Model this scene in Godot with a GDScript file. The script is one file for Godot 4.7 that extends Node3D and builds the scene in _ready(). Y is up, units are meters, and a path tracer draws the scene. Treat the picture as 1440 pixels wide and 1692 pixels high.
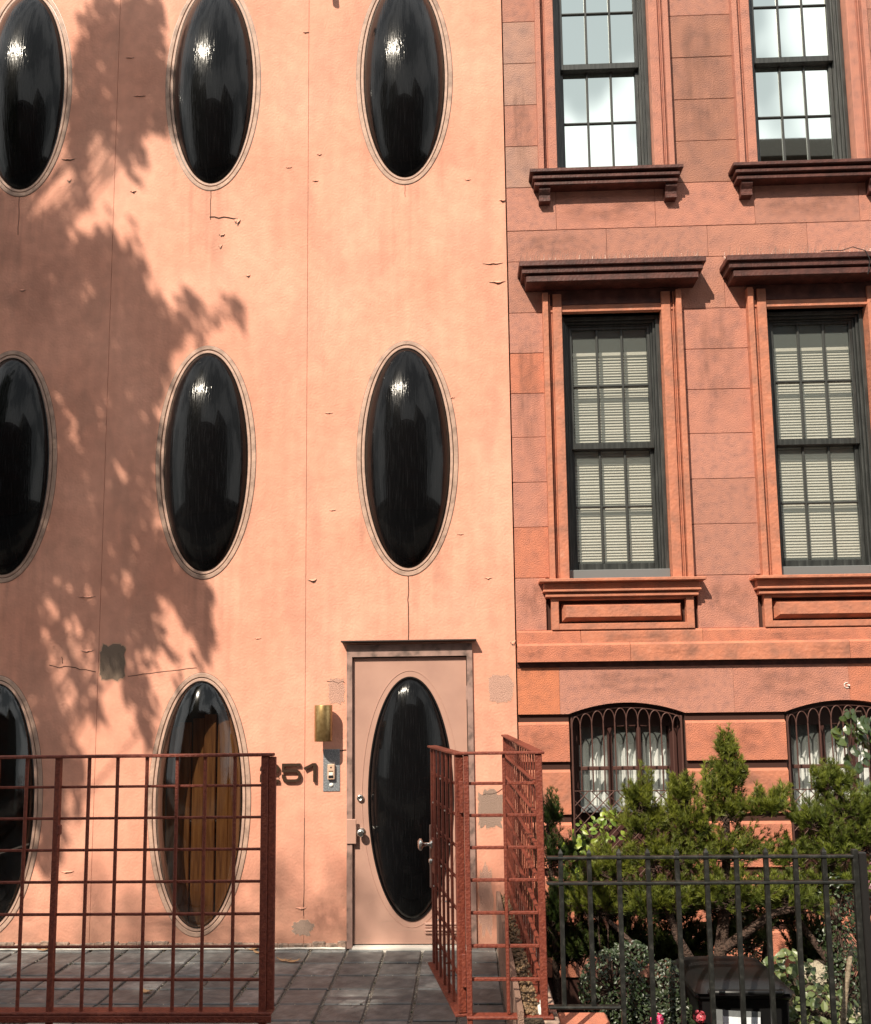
extends Node3D
# A pink stucco townhouse with black oval bubble windows beside a brownstone, seen from the pavement.
# Metres; y is up, the two facades lie in the plane z = 0, the street is towards +z.

var rng := RandomNumberGenerator.new()
var M := {}
const OVALS := [Vector2(-3.435, 3.547), Vector2(-1.912, 3.547), Vector2(-0.388, 3.547), Vector2(-3.435, 6.627), Vector2(-1.912, 6.627), Vector2(-0.388, 6.627)]
const SUN := Vector3(-0.57, 1.15, 1.0)

# ------------------------------------------------------------------ mesh helpers
func mb() -> SurfaceTool:
	var st := SurfaceTool.new()
	st.begin(Mesh.PRIMITIVE_TRIANGLES)
	st.set_smooth_group(-1)
	return st

func tri(st: SurfaceTool, a: Vector3, b: Vector3, c: Vector3) -> void:   # counter-clockwise as seen from the front
	st.add_vertex(a); st.add_vertex(c); st.add_vertex(b)

func quad(st: SurfaceTool, a: Vector3, b: Vector3, c: Vector3, d: Vector3) -> void:
	tri(st, a, b, c); tri(st, a, c, d)

func box(st: SurfaceTool, lo: Vector3, hi: Vector3, xf := Transform3D()) -> void:
	var p := []
	for i in 8:
		p.append(xf * Vector3(hi.x if i & 1 else lo.x, hi.y if i & 2 else lo.y, hi.z if i & 4 else lo.z))
	quad(st, p[4], p[5], p[7], p[6]); quad(st, p[1], p[0], p[2], p[3])
	quad(st, p[5], p[1], p[3], p[7]); quad(st, p[0], p[4], p[6], p[2])
	quad(st, p[6], p[7], p[3], p[2]); quad(st, p[0], p[1], p[5], p[4])

func cbox(st: SurfaceTool, lo: Vector3, hi: Vector3, c: float, xf := Transform3D()) -> void:   # chamfered box
	var m := (lo + hi) / 2.0
	var h := (hi - lo) / 2.0
	c = minf(c, minf(h.x, minf(h.y, h.z)) * 0.9)
	var f := func(sx: float, sy: float, sz: float, axis: int) -> Vector3:
		var k := Vector3(h.x - (0.0 if axis == 0 else c), h.y - (0.0 if axis == 1 else c), h.z - (0.0 if axis == 2 else c))
		return xf * (m + Vector3(sx * k.x, sy * k.y, sz * k.z))
	for s in [-1.0, 1.0]:
		var q := [[f.call(s, -1, -1, 0), f.call(s, 1, -1, 0), f.call(s, 1, 1, 0), f.call(s, -1, 1, 0)], [f.call(-1, s, -1, 1), f.call(-1, s, 1, 1), f.call(1, s, 1, 1), f.call(1, s, -1, 1)], [f.call(-1, -1, s, 2), f.call(1, -1, s, 2), f.call(1, 1, s, 2), f.call(-1, 1, s, 2)]]
		for w in q:
			if s > 0: quad(st, w[0], w[1], w[2], w[3])
			else: quad(st, w[3], w[2], w[1], w[0])
	for s in [-1.0, 1.0]:
		for t in [-1.0, 1.0]:
			var e := [[f.call(s, t, -1, 0), f.call(s, t, 1, 0), f.call(s, t, 1, 1), f.call(s, t, -1, 1)], [f.call(-1, s, t, 1), f.call(1, s, t, 1), f.call(1, s, t, 2), f.call(-1, s, t, 2)], [f.call(s, -1, t, 2), f.call(s, 1, t, 2), f.call(s, 1, t, 0), f.call(s, -1, t, 0)]]
			for w in e:
				if s * t < 0: quad(st, w[0], w[1], w[2], w[3])
				else: quad(st, w[3], w[2], w[1], w[0])
			for u in [-1.0, 1.0]:
				var a = f.call(s, t, u, 0); var b = f.call(s, t, u, 1); var d = f.call(s, t, u, 2)
				if s * t * u > 0: tri(st, a, b, d)
				else: tri(st, b, a, d)

func extrude(st: SurfaceTool, poly: PackedVector2Array, z0: float, z1: float, xf := Transform3D()) -> void:   # a polygon in xy, from z0 (back) to z1 (front)
	var area := 0.0
	for i in poly.size():
		area += poly[i].cross(poly[(i + 1) % poly.size()])
	if area < 0: poly.reverse()
	var flip := xf.basis.determinant() < 0.0
	var face := func(a: Vector3, b: Vector3, c: Vector3) -> void:
		if flip: tri(st, xf * a, xf * c, xf * b)
		else: tri(st, xf * a, xf * b, xf * c)
	var idx := Geometry2D.triangulate_polygon(poly)
	for i in range(0, idx.size(), 3):
		var p := [poly[idx[i]], poly[idx[i + 1]], poly[idx[i + 2]]]
		if (p[1] - p[0]).cross(p[2] - p[0]) < 0: p = [p[0], p[2], p[1]]
		face.call(Vector3(p[0].x, p[0].y, z1), Vector3(p[1].x, p[1].y, z1), Vector3(p[2].x, p[2].y, z1))
		face.call(Vector3(p[0].x, p[0].y, z0), Vector3(p[2].x, p[2].y, z0), Vector3(p[1].x, p[1].y, z0))
	for i in poly.size():
		var a := poly[i]; var b := poly[(i + 1) % poly.size()]
		face.call(Vector3(a.x, a.y, z0), Vector3(b.x, b.y, z0), Vector3(b.x, b.y, z1))
		face.call(Vector3(a.x, a.y, z0), Vector3(b.x, b.y, z1), Vector3(a.x, a.y, z1))

func tube(st: SurfaceTool, pts: Array, r0: float, r1: float, n := 6, cap := true) -> void:
	st.set_smooth_group(1)
	var rings := []
	var side := Vector3.ZERO
	for i in pts.size():
		var d: Vector3 = (pts[mini(i + 1, pts.size() - 1)] - pts[maxi(i - 1, 0)]).normalized()
		if side == Vector3.ZERO: side = d.cross(Vector3(0.31, 0.17, 0.93)).normalized()
		side = (side - d * side.dot(d)).normalized()
		var up := d.cross(side)
		var r := lerpf(r0, r1, float(i) / maxf(1.0, pts.size() - 1))
		var ring := []
		for k in n:
			var a := TAU * k / n
			ring.append(pts[i] + (side * cos(a) + up * sin(a)) * r)
		rings.append(ring)
	for i in pts.size() - 1:
		for k in n:
			var l := (k + 1) % n
			quad(st, rings[i][k], rings[i][l], rings[i + 1][l], rings[i + 1][k])
	st.set_smooth_group(-1)
	if cap:
		for k in range(1, n - 1):
			tri(st, rings[0][0], rings[0][k + 1], rings[0][k])
			tri(st, rings[-1][0], rings[-1][k], rings[-1][k + 1])

func lathe(st: SurfaceTool, prof: Array, n: int, xf: Transform3D) -> void:   # (radius, height) pairs round the y axis, given from the bottom up
	st.set_smooth_group(1)
	for i in prof.size() - 1:
		for k in n:
			var a := TAU * k / n; var b := TAU * (k + 1) / n
			var p := func(j: int, t: float) -> Vector3: return xf * Vector3(cos(t) * prof[j].x, prof[j].y, -sin(t) * prof[j].x)
			quad(st, p.call(i, a), p.call(i, b), p.call(i + 1, b), p.call(i + 1, a))
	st.set_smooth_group(-1)

func oval(st: SurfaceTool, c: Vector2, hw: float, hh: float, prof: Array, smooth := false, n := 96) -> void:   # a moulding swept round an ellipse; prof is (offset from the ellipse, z), from outside to inside
	st.set_smooth_group(1 if smooth else -1)
	for i in prof.size() - 1:
		for k in n:
			var p := func(j: int, t: float) -> Vector3: return Vector3(c.x + cos(t) * (hw + prof[j].x), c.y + sin(t) * (hh + prof[j].x), prof[j].y)
			var a := TAU * k / n; var b := TAU * (k + 1) / n
			quad(st, p.call(i, a), p.call(i, b), p.call(i + 1, b), p.call(i + 1, a))
	st.set_smooth_group(-1)

func build(st: SurfaceTool, called: String, m: Material, parent: Node3D) -> MeshInstance3D:
	st.generate_normals()
	return put(st.commit(), called, m, parent)

func put(mesh: Mesh, called: String, m: Material, parent: Node3D, xf := Transform3D()) -> MeshInstance3D:
	var o := MeshInstance3D.new()
	o.name = called
	o.mesh = mesh
	o.material_override = m
	o.transform = xf
	parent.add_child(o, true)
	return o

func done(st: SurfaceTool) -> ArrayMesh:
	st.generate_normals()
	return st.commit()

func block(called: String, lo: Vector3, hi: Vector3, m: Material, parent: Node3D, c := 0.003) -> MeshInstance3D:
	var st := mb()
	if c > 0: cbox(st, lo, hi, c)
	else: box(st, lo, hi)
	return build(st, called, m, parent)

func thing(called: String, label: String, category: String, group := "") -> Node3D:
	var o := Node3D.new()
	o.name = called
	add_child(o, true)
	tag(o, label, category, group)
	return o

func tag(o: Node, label: String, category := "", group := "", kind := "") -> Node:
	if label: o.set_meta("label", label)
	if category: o.set_meta("category", category)
	if group: o.set_meta("group", group)
	if kind: o.set_meta("kind", kind)
	return o

func swarm(called: String, mesh: Mesh, m: Material, places: Array, parent: Node3D, tints := []) -> MultiMeshInstance3D:
	var mm := MultiMesh.new()
	mm.transform_format = MultiMesh.TRANSFORM_3D
	mm.use_colors = tints.size() > 0
	mm.mesh = mesh
	mm.instance_count = places.size()
	for i in places.size():
		mm.set_instance_transform(i, places[i])
		if tints: mm.set_instance_color(i, tints[i])
	var o := MultiMeshInstance3D.new()
	o.name = called
	o.multimesh = mm
	o.material_override = m
	o.set_meta("kind", "stuff")
	parent.add_child(o, true)
	return o

# ------------------------------------------------------------------ materials
func lin(r: float, g: float, b: float) -> Color:
	return Color(r, g, b).linear_to_srgb()

func noise(freq: float, oct := 4, s := 1) -> FastNoiseLite:
	var n := FastNoiseLite.new()
	n.noise_type = FastNoiseLite.TYPE_SIMPLEX_SMOOTH
	n.seed = s
	n.frequency = freq
	n.fractal_octaves = oct
	return n

func ramp_tex(freq: float, cols: Array, size := 512, oct := 5, s := 1) -> NoiseTexture2D:
	var t := NoiseTexture2D.new()
	t.width = size; t.height = size
	t.seamless = true
	t.noise = noise(freq, oct, s)
	var g := Gradient.new()
	g.offsets = PackedFloat32Array(cols.map(func(c): return c[0]))
	g.colors = PackedColorArray(cols.map(func(c): return c[1]))
	t.color_ramp = g
	return t

func grey_tex(freq: float, size := 512, oct := 4, s := 1) -> NoiseTexture2D:
	var t := NoiseTexture2D.new()
	t.width = size; t.height = size
	t.seamless = true
	t.noise = noise(freq, oct, s)
	return t

func flat(c: Color, rough := 0.8, metal := 0.0) -> StandardMaterial3D:
	var m := StandardMaterial3D.new()
	m.albedo_color = c
	m.roughness = rough
	m.metallic = metal
	return m

func world_tex(m: StandardMaterial3D, albedo: Texture2D, scale: float, bump: Texture2D = null, depth := 0.0, offset := Vector3.ZERO) -> StandardMaterial3D:
	m.uv1_triplanar = true
	m.uv1_world_triplanar = true
	m.uv1_scale = Vector3.ONE * scale
	m.uv1_offset = offset
	m.uv1_triplanar_sharpness = 8.0
	if albedo: m.albedo_texture = albedo
	if bump:
		m.heightmap_enabled = true
		m.heightmap_texture = bump
		m.heightmap_scale = depth
	return m

func stucco_texture() -> ImageTexture:   # 8 m of painted stucco: mottled paint, vertical brush and rain streaks, grime near the ground
	var n := 1024
	var blot := noise(0.9, 4, 11); var fine := noise(7.0, 3, 12); var streak := noise(1.0, 4, 13); var grime := noise(2.2, 5, 14)
	var data := PackedByteArray()
	data.resize(n * n * 3)
	var at := 0
	for j in n:
		var y := 8.0 - 8.0 * (j + 0.5) / n
		for i in n:
			var x := 8.0 * (i + 0.5) / n - 7.0
			var a := blot.get_noise_2d(x, y); var f := fine.get_noise_2d(x, y)
			var s := streak.get_noise_2d(x * 9.0, y * 0.7)
			var v := 1.0 + 0.05 * a + 0.05 * f + 0.035 * s
			for o in OVALS:   # rain runs down from the lower lip of each opening
				var dx: float = absf(x - o.x) / 0.36; var dy: float = o.y - 0.9 * sqrt(maxf(0.0, 1.0 - dx * dx)) - y
				if dx < 1.0 and dy > 0.0 and dy < 1.1: v -= maxf(0.0, 0.01 + 0.13 * streak.get_noise_2d(x * 11.0 + o.y * 7.0 + o.x * 3.0, y * 0.9)) * (1.0 - dy / 1.1)
			var low := clampf((0.42 + 0.35 * grime.get_noise_2d(x, y * 2.0) - y) / 0.4, 0.0, 1.0)
			low *= 0.4
			var age := clampf(grime.get_noise_2d(x * 0.8 + 40.0, y * 0.45) * 1.6 - 0.25, 0.0, 0.35)
			var c := Vector3(0.868 * v, (0.616 + 0.02 * a) * v, (0.523 + 0.025 * a) * v)
			c = c.lerp(Vector3(0.60, 0.47, 0.41), age * 0.5)
			c = c.lerp(Vector3(0.50, 0.38, 0.32), low)
			data[at] = int(clampf(c.x, 0, 1) * 255); data[at + 1] = int(clampf(c.y, 0, 1) * 255); data[at + 2] = int(clampf(c.z, 0, 1) * 255)
			at += 3
	return ImageTexture.create_from_image(Image.create_from_data(n, n, false, Image.FORMAT_RGB8, data))

func stain_material(c: Color, k: int) -> StandardMaterial3D:   # soot and rain marks: an uneven film that thins towards its edges
	var n := 192
	var a := noise(0.035, 4, 200 + k); var b := noise(0.02, 3, 300 + k)
	var im := Image.create(n, n, false, Image.FORMAT_RGBA8)
	for j in n:
		for i in n:
			var u := (i + 0.5) / n; var v := (j + 0.5) / n
			var e := clampf(minf(u, 1.0 - u) * 3.0, 0.0, 1.0) * clampf((1.0 - v) * 2.2, 0.0, 1.0) * clampf(v * 4.0, 0.0, 1.0)
			var d := clampf(0.45 + 0.45 * a.get_noise_2d(i * 1.0, j * 0.35) + 0.8 * b.get_noise_2d(i * 0.7, j * 0.7), 0.0, 1.0)
			im.set_pixel(i, j, Color(c.linear_to_srgb(), e * e * (3.0 - 2.0 * e) * d * 0.24))
	var m := flat(Color.WHITE, 0.92)
	m.albedo_texture = ImageTexture.create_from_image(im)
	m.transparency = BaseMaterial3D.TRANSPARENCY_ALPHA
	return m

func stain(parent: Node3D, x0: float, x1: float, y0: float, y1: float, z: float, k: int) -> void:
	var st := mb()
	var p := [Vector3(x0, y0, z), Vector3(x1, y0, z), Vector3(x1, y1, z), Vector3(x0, y1, z)]
	var uv := [Vector2(0, 1), Vector2(1, 1), Vector2(1, 0), Vector2(0, 0)]
	for i in [0, 2, 1, 0, 3, 2]:
		st.set_uv(uv[i])
		st.add_vertex(p[i])
	build(st, "weather_stain", M.stains[k], parent)

func make_materials() -> void:
	var grain := grey_tex(0.06, 512, 5, 3)
	var coarse := grey_tex(0.02, 512, 5, 4)
	var sand := grey_tex(0.19, 512, 3, 6)
	M.stucco = world_tex(flat(Color.WHITE, 0.85), stucco_texture(), 0.125, null, 0.0, Vector3(0.875, 0, 0))
	var nt := NoiseTexture2D.new()   # trowelled relief: its own repeat, through the detail-free normal slot of a second material is not possible, so relief is carried by the height slot of the wall's texture scale
	nt.width = 1024; nt.height = 1024; nt.seamless = true
	nt.noise = noise(0.42, 3, 5)
	M.stucco.heightmap_enabled = true
	M.stucco.heightmap_texture = nt
	M.stucco.heightmap_scale = 0.3
	var ring := ramp_tex(0.03, [[0.0, lin(0.26, 0.17, 0.13)], [0.42, lin(0.44, 0.29, 0.225)], [0.7, lin(0.52, 0.34, 0.26)], [1.0, lin(0.60, 0.39, 0.29)]], 256, 5, 8)
	M.ring = world_tex(flat(Color.WHITE, 0.7), ring, 0.9, grain, 0.15)
	M.ring_inner = world_tex(flat(Color.WHITE, 0.65), ramp_tex(0.03, [[0.0, lin(0.38, 0.25, 0.20)], [1.0, lin(0.62, 0.40, 0.31)]], 256, 5, 15), 1.3, grain, 0.1, Vector3(0.3, 0.1, 0.2))
	M.seam = flat(lin(0.03, 0.015, 0.01), 0.95)
	M.rubber = flat(lin(0.008, 0.006, 0.006), 0.35)
	var acr := flat(lin(0.004, 0.004, 0.0045), 0.14)
	acr.metallic_specular = 0.22
	acr.clearcoat_enabled = true
	acr.clearcoat = 0.22
	acr.clearcoat_roughness = 0.02
	M.acrylic = acr
	world_tex(acr, ramp_tex(0.025, [[0.0, lin(0.003, 0.003, 0.0035)], [0.55, lin(0.004, 0.004, 0.0045)], [1.0, lin(0.010, 0.010, 0.011)]], 512, 5, 24), 1.0, grey_tex(0.03, 512, 4, 23), 0.12)
	acr.albedo_color = Color.WHITE
	acr.uv1_scale = Vector3(5.0, 0.35, 5.0)
	var tint := flat(Color(0.010, 0.007, 0.005, 0.60), 0.08)
	tint.transparency = BaseMaterial3D.TRANSPARENCY_ALPHA
	M.tinted = tint
	var wood := ramp_tex(0.02, [[0.0, lin(0.22, 0.075, 0.02)], [0.5, lin(0.42, 0.165, 0.045)], [1.0, lin(0.55, 0.24, 0.07)]], 256, 5, 21)
	M.board = world_tex(flat(Color.WHITE, 0.6), wood, 1.0)
	M.board.uv1_scale = Vector3(6, 0.5, 6)
	M.patch_grey = world_tex(flat(lin(0.36, 0.25, 0.20), 0.92), null, 5.0, grain, 0.5)
	M.patch_pink = world_tex(flat(lin(0.55, 0.32, 0.25), 0.92), null, 4.0, grain, 0.5)
	M.patch_dark = world_tex(flat(lin(0.24, 0.17, 0.125), 0.92), null, 4.0, grain, 0.5)
	M.render_brown = world_tex(flat(lin(0.26, 0.155, 0.115), 0.92), null, 4.0, grain, 0.5)
	M.skim = world_tex(flat(lin(0.60, 0.335, 0.235), 0.9), null, 4.0, grain, 0.3)
	M.stains = []
	for k in 4: M.stains.append(stain_material([Color(0.13, 0.06, 0.045), Color(0.10, 0.065, 0.055), Color(0.22, 0.13, 0.10), Color(0.05, 0.035, 0.03)][k], k))
	M.concrete = world_tex(flat(Color.WHITE, 0.95), ramp_tex(0.03, [[0.0, lin(0.10, 0.075, 0.06)], [0.5, lin(0.27, 0.19, 0.15)], [0.8, lin(0.40, 0.27, 0.21)], [1.0, lin(0.5, 0.36, 0.28)]], 512, 5, 9), 1.2, coarse, 1.5)
	M.caulk = flat(lin(0.72, 0.68, 0.62), 0.6)
	M.door = world_tex(flat(Color.WHITE, 0.42), ramp_tex(0.012, [[0.0, lin(0.42, 0.245, 0.195)], [0.5, lin(0.475, 0.28, 0.22)], [1.0, lin(0.51, 0.305, 0.24)]], 256, 5, 17), 0.7)
	M.jamb = world_tex(flat(Color.WHITE, 0.55), ramp_tex(0.02, [[0.0, lin(0.10, 0.07, 0.06)], [0.45, lin(0.30, 0.19, 0.16)], [1.0, lin(0.42, 0.26, 0.22)]], 256, 5, 18), 1.5)
	M.canopy = flat(lin(0.03, 0.018, 0.015), 0.6)
	M.steel = flat(lin(0.62, 0.60, 0.56), 0.25, 1.0)
	M.brass = world_tex(flat(Color.WHITE, 0.38, 0.85), ramp_tex(0.02, [[0.0, lin(0.28, 0.18, 0.075)], [0.5, lin(0.38, 0.255, 0.11)], [1.0, lin(0.46, 0.32, 0.15)]], 256, 5, 19), 3.0)
	M.brass.uv1_scale = Vector3(5, 3.5, 5)
	M.brass_dark = flat(lin(0.12, 0.08, 0.04), 0.5, 0.6)
	M.galv = world_tex(flat(Color.WHITE, 0.42, 0.6), ramp_tex(0.05, [[0.0, lin(0.24, 0.26, 0.28)], [0.55, lin(0.36, 0.39, 0.42)], [1.0, lin(0.66, 0.68, 0.7)]], 256, 3, 20), 6.0)
	M.bronze = flat(lin(0.05, 0.027, 0.016), 0.4, 0.2)
	M.plastic = flat(lin(0.62, 0.42, 0.30), 0.4)
	M.white = flat(lin(0.78, 0.76, 0.72), 0.4)
	M.black = flat(lin(0.01, 0.009, 0.009), 0.5)
	# brownstone: four tones of the same stone
	var tones := [[0.46, 0.205, 0.145], [0.49, 0.21, 0.15], [0.53, 0.19, 0.115], [0.44, 0.20, 0.145], [0.50, 0.225, 0.165], [0.36, 0.165, 0.115], [0.42, 0.235, 0.18], [0.57, 0.195, 0.10]]
	M.stone = []
	for k in tones.size():
		var t = tones[k].map(func(v): return v * 0.95)
		var tex := ramp_tex(0.013 + 0.003 * (k % 5), [[0.0, lin(t[0] * 0.72, t[1] * 0.76, t[2] * 0.82)], [0.36, lin(t[0] * 0.93, t[1] * 0.95, t[2] * 0.98)], [0.6, lin(t[0], t[1], t[2])], [1.0, lin(t[0] * 1.12, t[1] * 1.12, t[2] * 1.10)]], 512, 6, 30 + k)
		M.stone.append(world_tex(flat(Color.WHITE, 0.88), tex, 0.75 + 0.1 * (k % 5), sand, 0.4, Vector3(0.13 * k, 0.27 * k, 0)))
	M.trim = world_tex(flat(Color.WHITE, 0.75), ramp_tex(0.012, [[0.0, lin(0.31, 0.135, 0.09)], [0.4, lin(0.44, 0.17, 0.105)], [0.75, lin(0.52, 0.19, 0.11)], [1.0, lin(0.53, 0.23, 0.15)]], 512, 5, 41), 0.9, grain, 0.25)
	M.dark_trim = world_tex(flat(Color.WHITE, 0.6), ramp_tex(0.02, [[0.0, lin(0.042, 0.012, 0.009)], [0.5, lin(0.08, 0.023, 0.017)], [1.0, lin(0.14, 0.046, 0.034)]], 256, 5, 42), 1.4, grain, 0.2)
	M.backing = flat(lin(0.05, 0.018, 0.012), 0.95)
	M.casing = world_tex(flat(Color.WHITE, 0.38), ramp_tex(0.02, [[0.0, lin(0.02, 0.022, 0.022)], [0.5, lin(0.036, 0.039, 0.038)], [1.0, lin(0.066, 0.07, 0.068)]], 256, 5, 43), 2.0)
	M.casing.uv1_scale = Vector3(6, 0.8, 6)
	M.muntin = flat(lin(0.045, 0.048, 0.046), 0.4)
	M.subsill = flat(lin(0.15, 0.16, 0.165), 0.5)
	var glass := flat(Color(0.9, 0.95, 0.93, 0.06), 0.02)
	glass.transparency = BaseMaterial3D.TRANSPARENCY_ALPHA
	M.glass = glass
	M.mirror = flat(lin(0.84, 0.90, 0.85), 0.015, 1.0)
	M.blind = flat(lin(0.44, 0.43, 0.37), 0.6)
	M.curtain = flat(lin(0.72, 0.74, 0.72), 0.8)
	M.brown_wood = flat(lin(0.055, 0.022, 0.018), 0.45)
	M.inside = flat(lin(0.10, 0.085, 0.07), 0.9)
	M.iron_brown = flat(lin(0.10, 0.045, 0.036), 0.5, 0.2)
	M.spike = flat(lin(0.62, 0.56, 0.50), 0.3, 0.5)
	M.rust = world_tex(flat(Color.WHITE, 0.62), ramp_tex(0.03, [[0.0, lin(0.08, 0.013, 0.007)], [0.30, lin(0.15, 0.028, 0.014)], [0.68, lin(0.18, 0.036, 0.018)], [0.9, lin(0.23, 0.058, 0.03)], [1.0, lin(0.36, 0.15, 0.10)]], 512, 6, 50), 2.2, grain, 0.25)
	M.iron = world_tex(flat(Color.WHITE, 0.45, 0.3), ramp_tex(0.03, [[0.0, lin(0.011, 0.011, 0.010)], [0.6, lin(0.022, 0.023, 0.021)], [1.0, lin(0.07, 0.065, 0.058)]], 256, 5, 51), 3.0)
	M.slate = []
	for k in 5:
		var g: float = [0.10, 0.115, 0.135, 0.105, 0.16][k]
		var tex2 := ramp_tex(0.012, [[0.0, lin(g * 0.56, g * 0.6, g * 0.64)], [0.5, lin(g * 0.98, g, g * 1.0)], [0.85, lin(g * 1.35, g * 1.36, g * 1.36)], [1.0, lin(g * 2.0, g * 1.95, g * 1.85)]], 512, 6, 60 + k)
		M.slate.append(world_tex(flat(Color.WHITE, 0.55), tex2, 1.1 + 0.13 * k, coarse, 0.5, Vector3(0.2 * k, 0, 0.37 * k)))
	M.mortar = world_tex(flat(Color.WHITE, 0.95), ramp_tex(0.06, [[0.0, lin(0.05, 0.045, 0.04)], [0.5, lin(0.17, 0.15, 0.13)], [1.0, lin(0.42, 0.38, 0.33)]], 512, 4, 66), 2.5, grain, 0.6)
	M.pavement = world_tex(flat(Color.WHITE, 0.9), ramp_tex(0.01, [[0.0, lin(0.08, 0.077, 0.072)], [1.0, lin(0.17, 0.163, 0.152)]], 512, 5, 67), 0.5, coarse, 0.5)
	M.asphalt = world_tex(flat(Color.WHITE, 0.92), ramp_tex(0.05, [[0.0, lin(0.035, 0.035, 0.036)], [1.0, lin(0.07, 0.07, 0.068)]], 512, 4, 68), 0.8, grain, 0.6)
	M.soil = world_tex(flat(Color.WHITE, 0.95), ramp_tex(0.05, [[0.0, lin(0.02, 0.014, 0.009)], [1.0, lin(0.09, 0.06, 0.036)]], 256, 5, 69), 2.0, coarse, 3.0)
	M.bark = world_tex(flat(Color.WHITE, 0.9), ramp_tex(0.03, [[0.0, lin(0.035, 0.022, 0.016)], [1.0, lin(0.13, 0.075, 0.055)]], 256, 5, 70), 5.0, coarse, 1.0)
	M.pale_wood = world_tex(flat(Color.WHITE, 0.8), ramp_tex(0.03, [[0.0, lin(0.12, 0.09, 0.06)], [1.0, lin(0.30, 0.24, 0.17)]], 256, 5, 71), 4.0, coarse, 0.6)
	for key in ["needle", "leaf", "petal"]:
		var lf := flat(Color.WHITE, 0.55 if key == "needle" else 0.4)
		lf.vertex_color_use_as_albedo = true
		lf.backlight_enabled = true
		lf.backlight = lin(0.13, 0.16, 0.02) if key != "petal" else lin(0.3, 0.02, 0.08)
		lf.cull_mode = BaseMaterial3D.CULL_DISABLED
		M[key] = lf
	M.bin = flat(lin(0.006, 0.006, 0.0065), 0.42)
	M.paper = flat(lin(0.72, 0.75, 0.80), 0.35)
	M.dry_leaf = flat(lin(0.34, 0.21, 0.11), 0.8)
	M.rock = world_tex(flat(lin(0.42, 0.37, 0.28), 0.9), null, 4.0, coarse, 2.0)
	M.far = []
	for c in [[0.14, 0.085, 0.06], [0.17, 0.15, 0.13], [0.12, 0.062, 0.048], [0.12, 0.105, 0.09]]:
		M.far.append(world_tex(flat(lin(c[0], c[1], c[2]), 0.9), null, 0.5, coarse, 1.0))
	M.far_glass = flat(lin(0.03, 0.035, 0.04), 0.1)

# ------------------------------------------------------------------ the scene
func _ready() -> void:
	rng.seed = 251
	# camera: a phone held level, the picture cropped above its middle
	var cam := Camera3D.new()
	cam.name = "camera"
	cam.projection = Camera3D.PROJECTION_FRUSTUM
	cam.keep_aspect = Camera3D.KEEP_HEIGHT
	cam.near = 0.1
	cam.far = 400.0
	cam.size = 0.122609
	cam.frustum_offset = Vector2(0.0, 0.012123)
	cam.position = Vector3(0, 1.68, 6.08)
	cam.rotation_degrees = Vector3(6.396, 1.797, -0.671)
	add_child(cam)
	cam.current = true
	# sky
	var sky := ProceduralSkyMaterial.new()
	sky.sky_top_color = Color(0.70, 0.73, 0.76)
	sky.sky_horizon_color = Color(0.86, 0.88, 0.87)
	sky.sky_curve = 0.8
	sky.ground_bottom_color = Color(0.25, 0.23, 0.21)
	sky.ground_horizon_color = Color(0.45, 0.44, 0.42)
	sky.sky_energy_multiplier = 0.9
	var cl := NoiseTexture2D.new()
	cl.width = 1024; cl.height = 512; cl.seamless = true
	cl.noise = noise(0.011, 6, 77)
	var cg := Gradient.new()
	cg.offsets = PackedFloat32Array([0.0, 0.40, 0.52, 1.0])
	cg.colors = PackedColorArray([Color(1, 1, 1, 0), Color(1, 1, 1, 0), Color(1, 0.99, 0.97, 0.6), Color(1, 0.98, 0.95, 0.9)])
	cl.color_ramp = cg
	sky.sky_cover = cl
	var env := Environment.new()
	env.background_mode = Environment.BG_SKY
	env.sky = Sky.new()
	env.sky.sky_material = sky
	env.background_energy_multiplier = 1.02
	env.tonemap_mode = Environment.TONE_MAPPER_LINEAR
	env.tonemap_exposure = 1.37
	env.sdfgi_enabled = true
	env.ssao_enabled = true
	env.ssil_enabled = true
	var we := WorldEnvironment.new()
	we.name = "environment"
	we.environment = env
	add_child(we)
	# sun: behind the camera's left shoulder
	var sun := DirectionalLight3D.new()
	sun.name = "sun"
	sun.light_color = Color(1.0, 0.95, 0.87)
	sun.light_energy = 1.6
	sun.light_angular_distance = 0.5
	sun.shadow_enabled = true
	add_child(sun)
	sun.look_at_from_position(SUN * 30.0, Vector3.ZERO)
	make_materials()
	ground()
	pink_house()
	brownstone()
	opposite_side()
	wall_things()
	railings()
	planter()
	garden()
	street_tree()
	litter()

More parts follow.
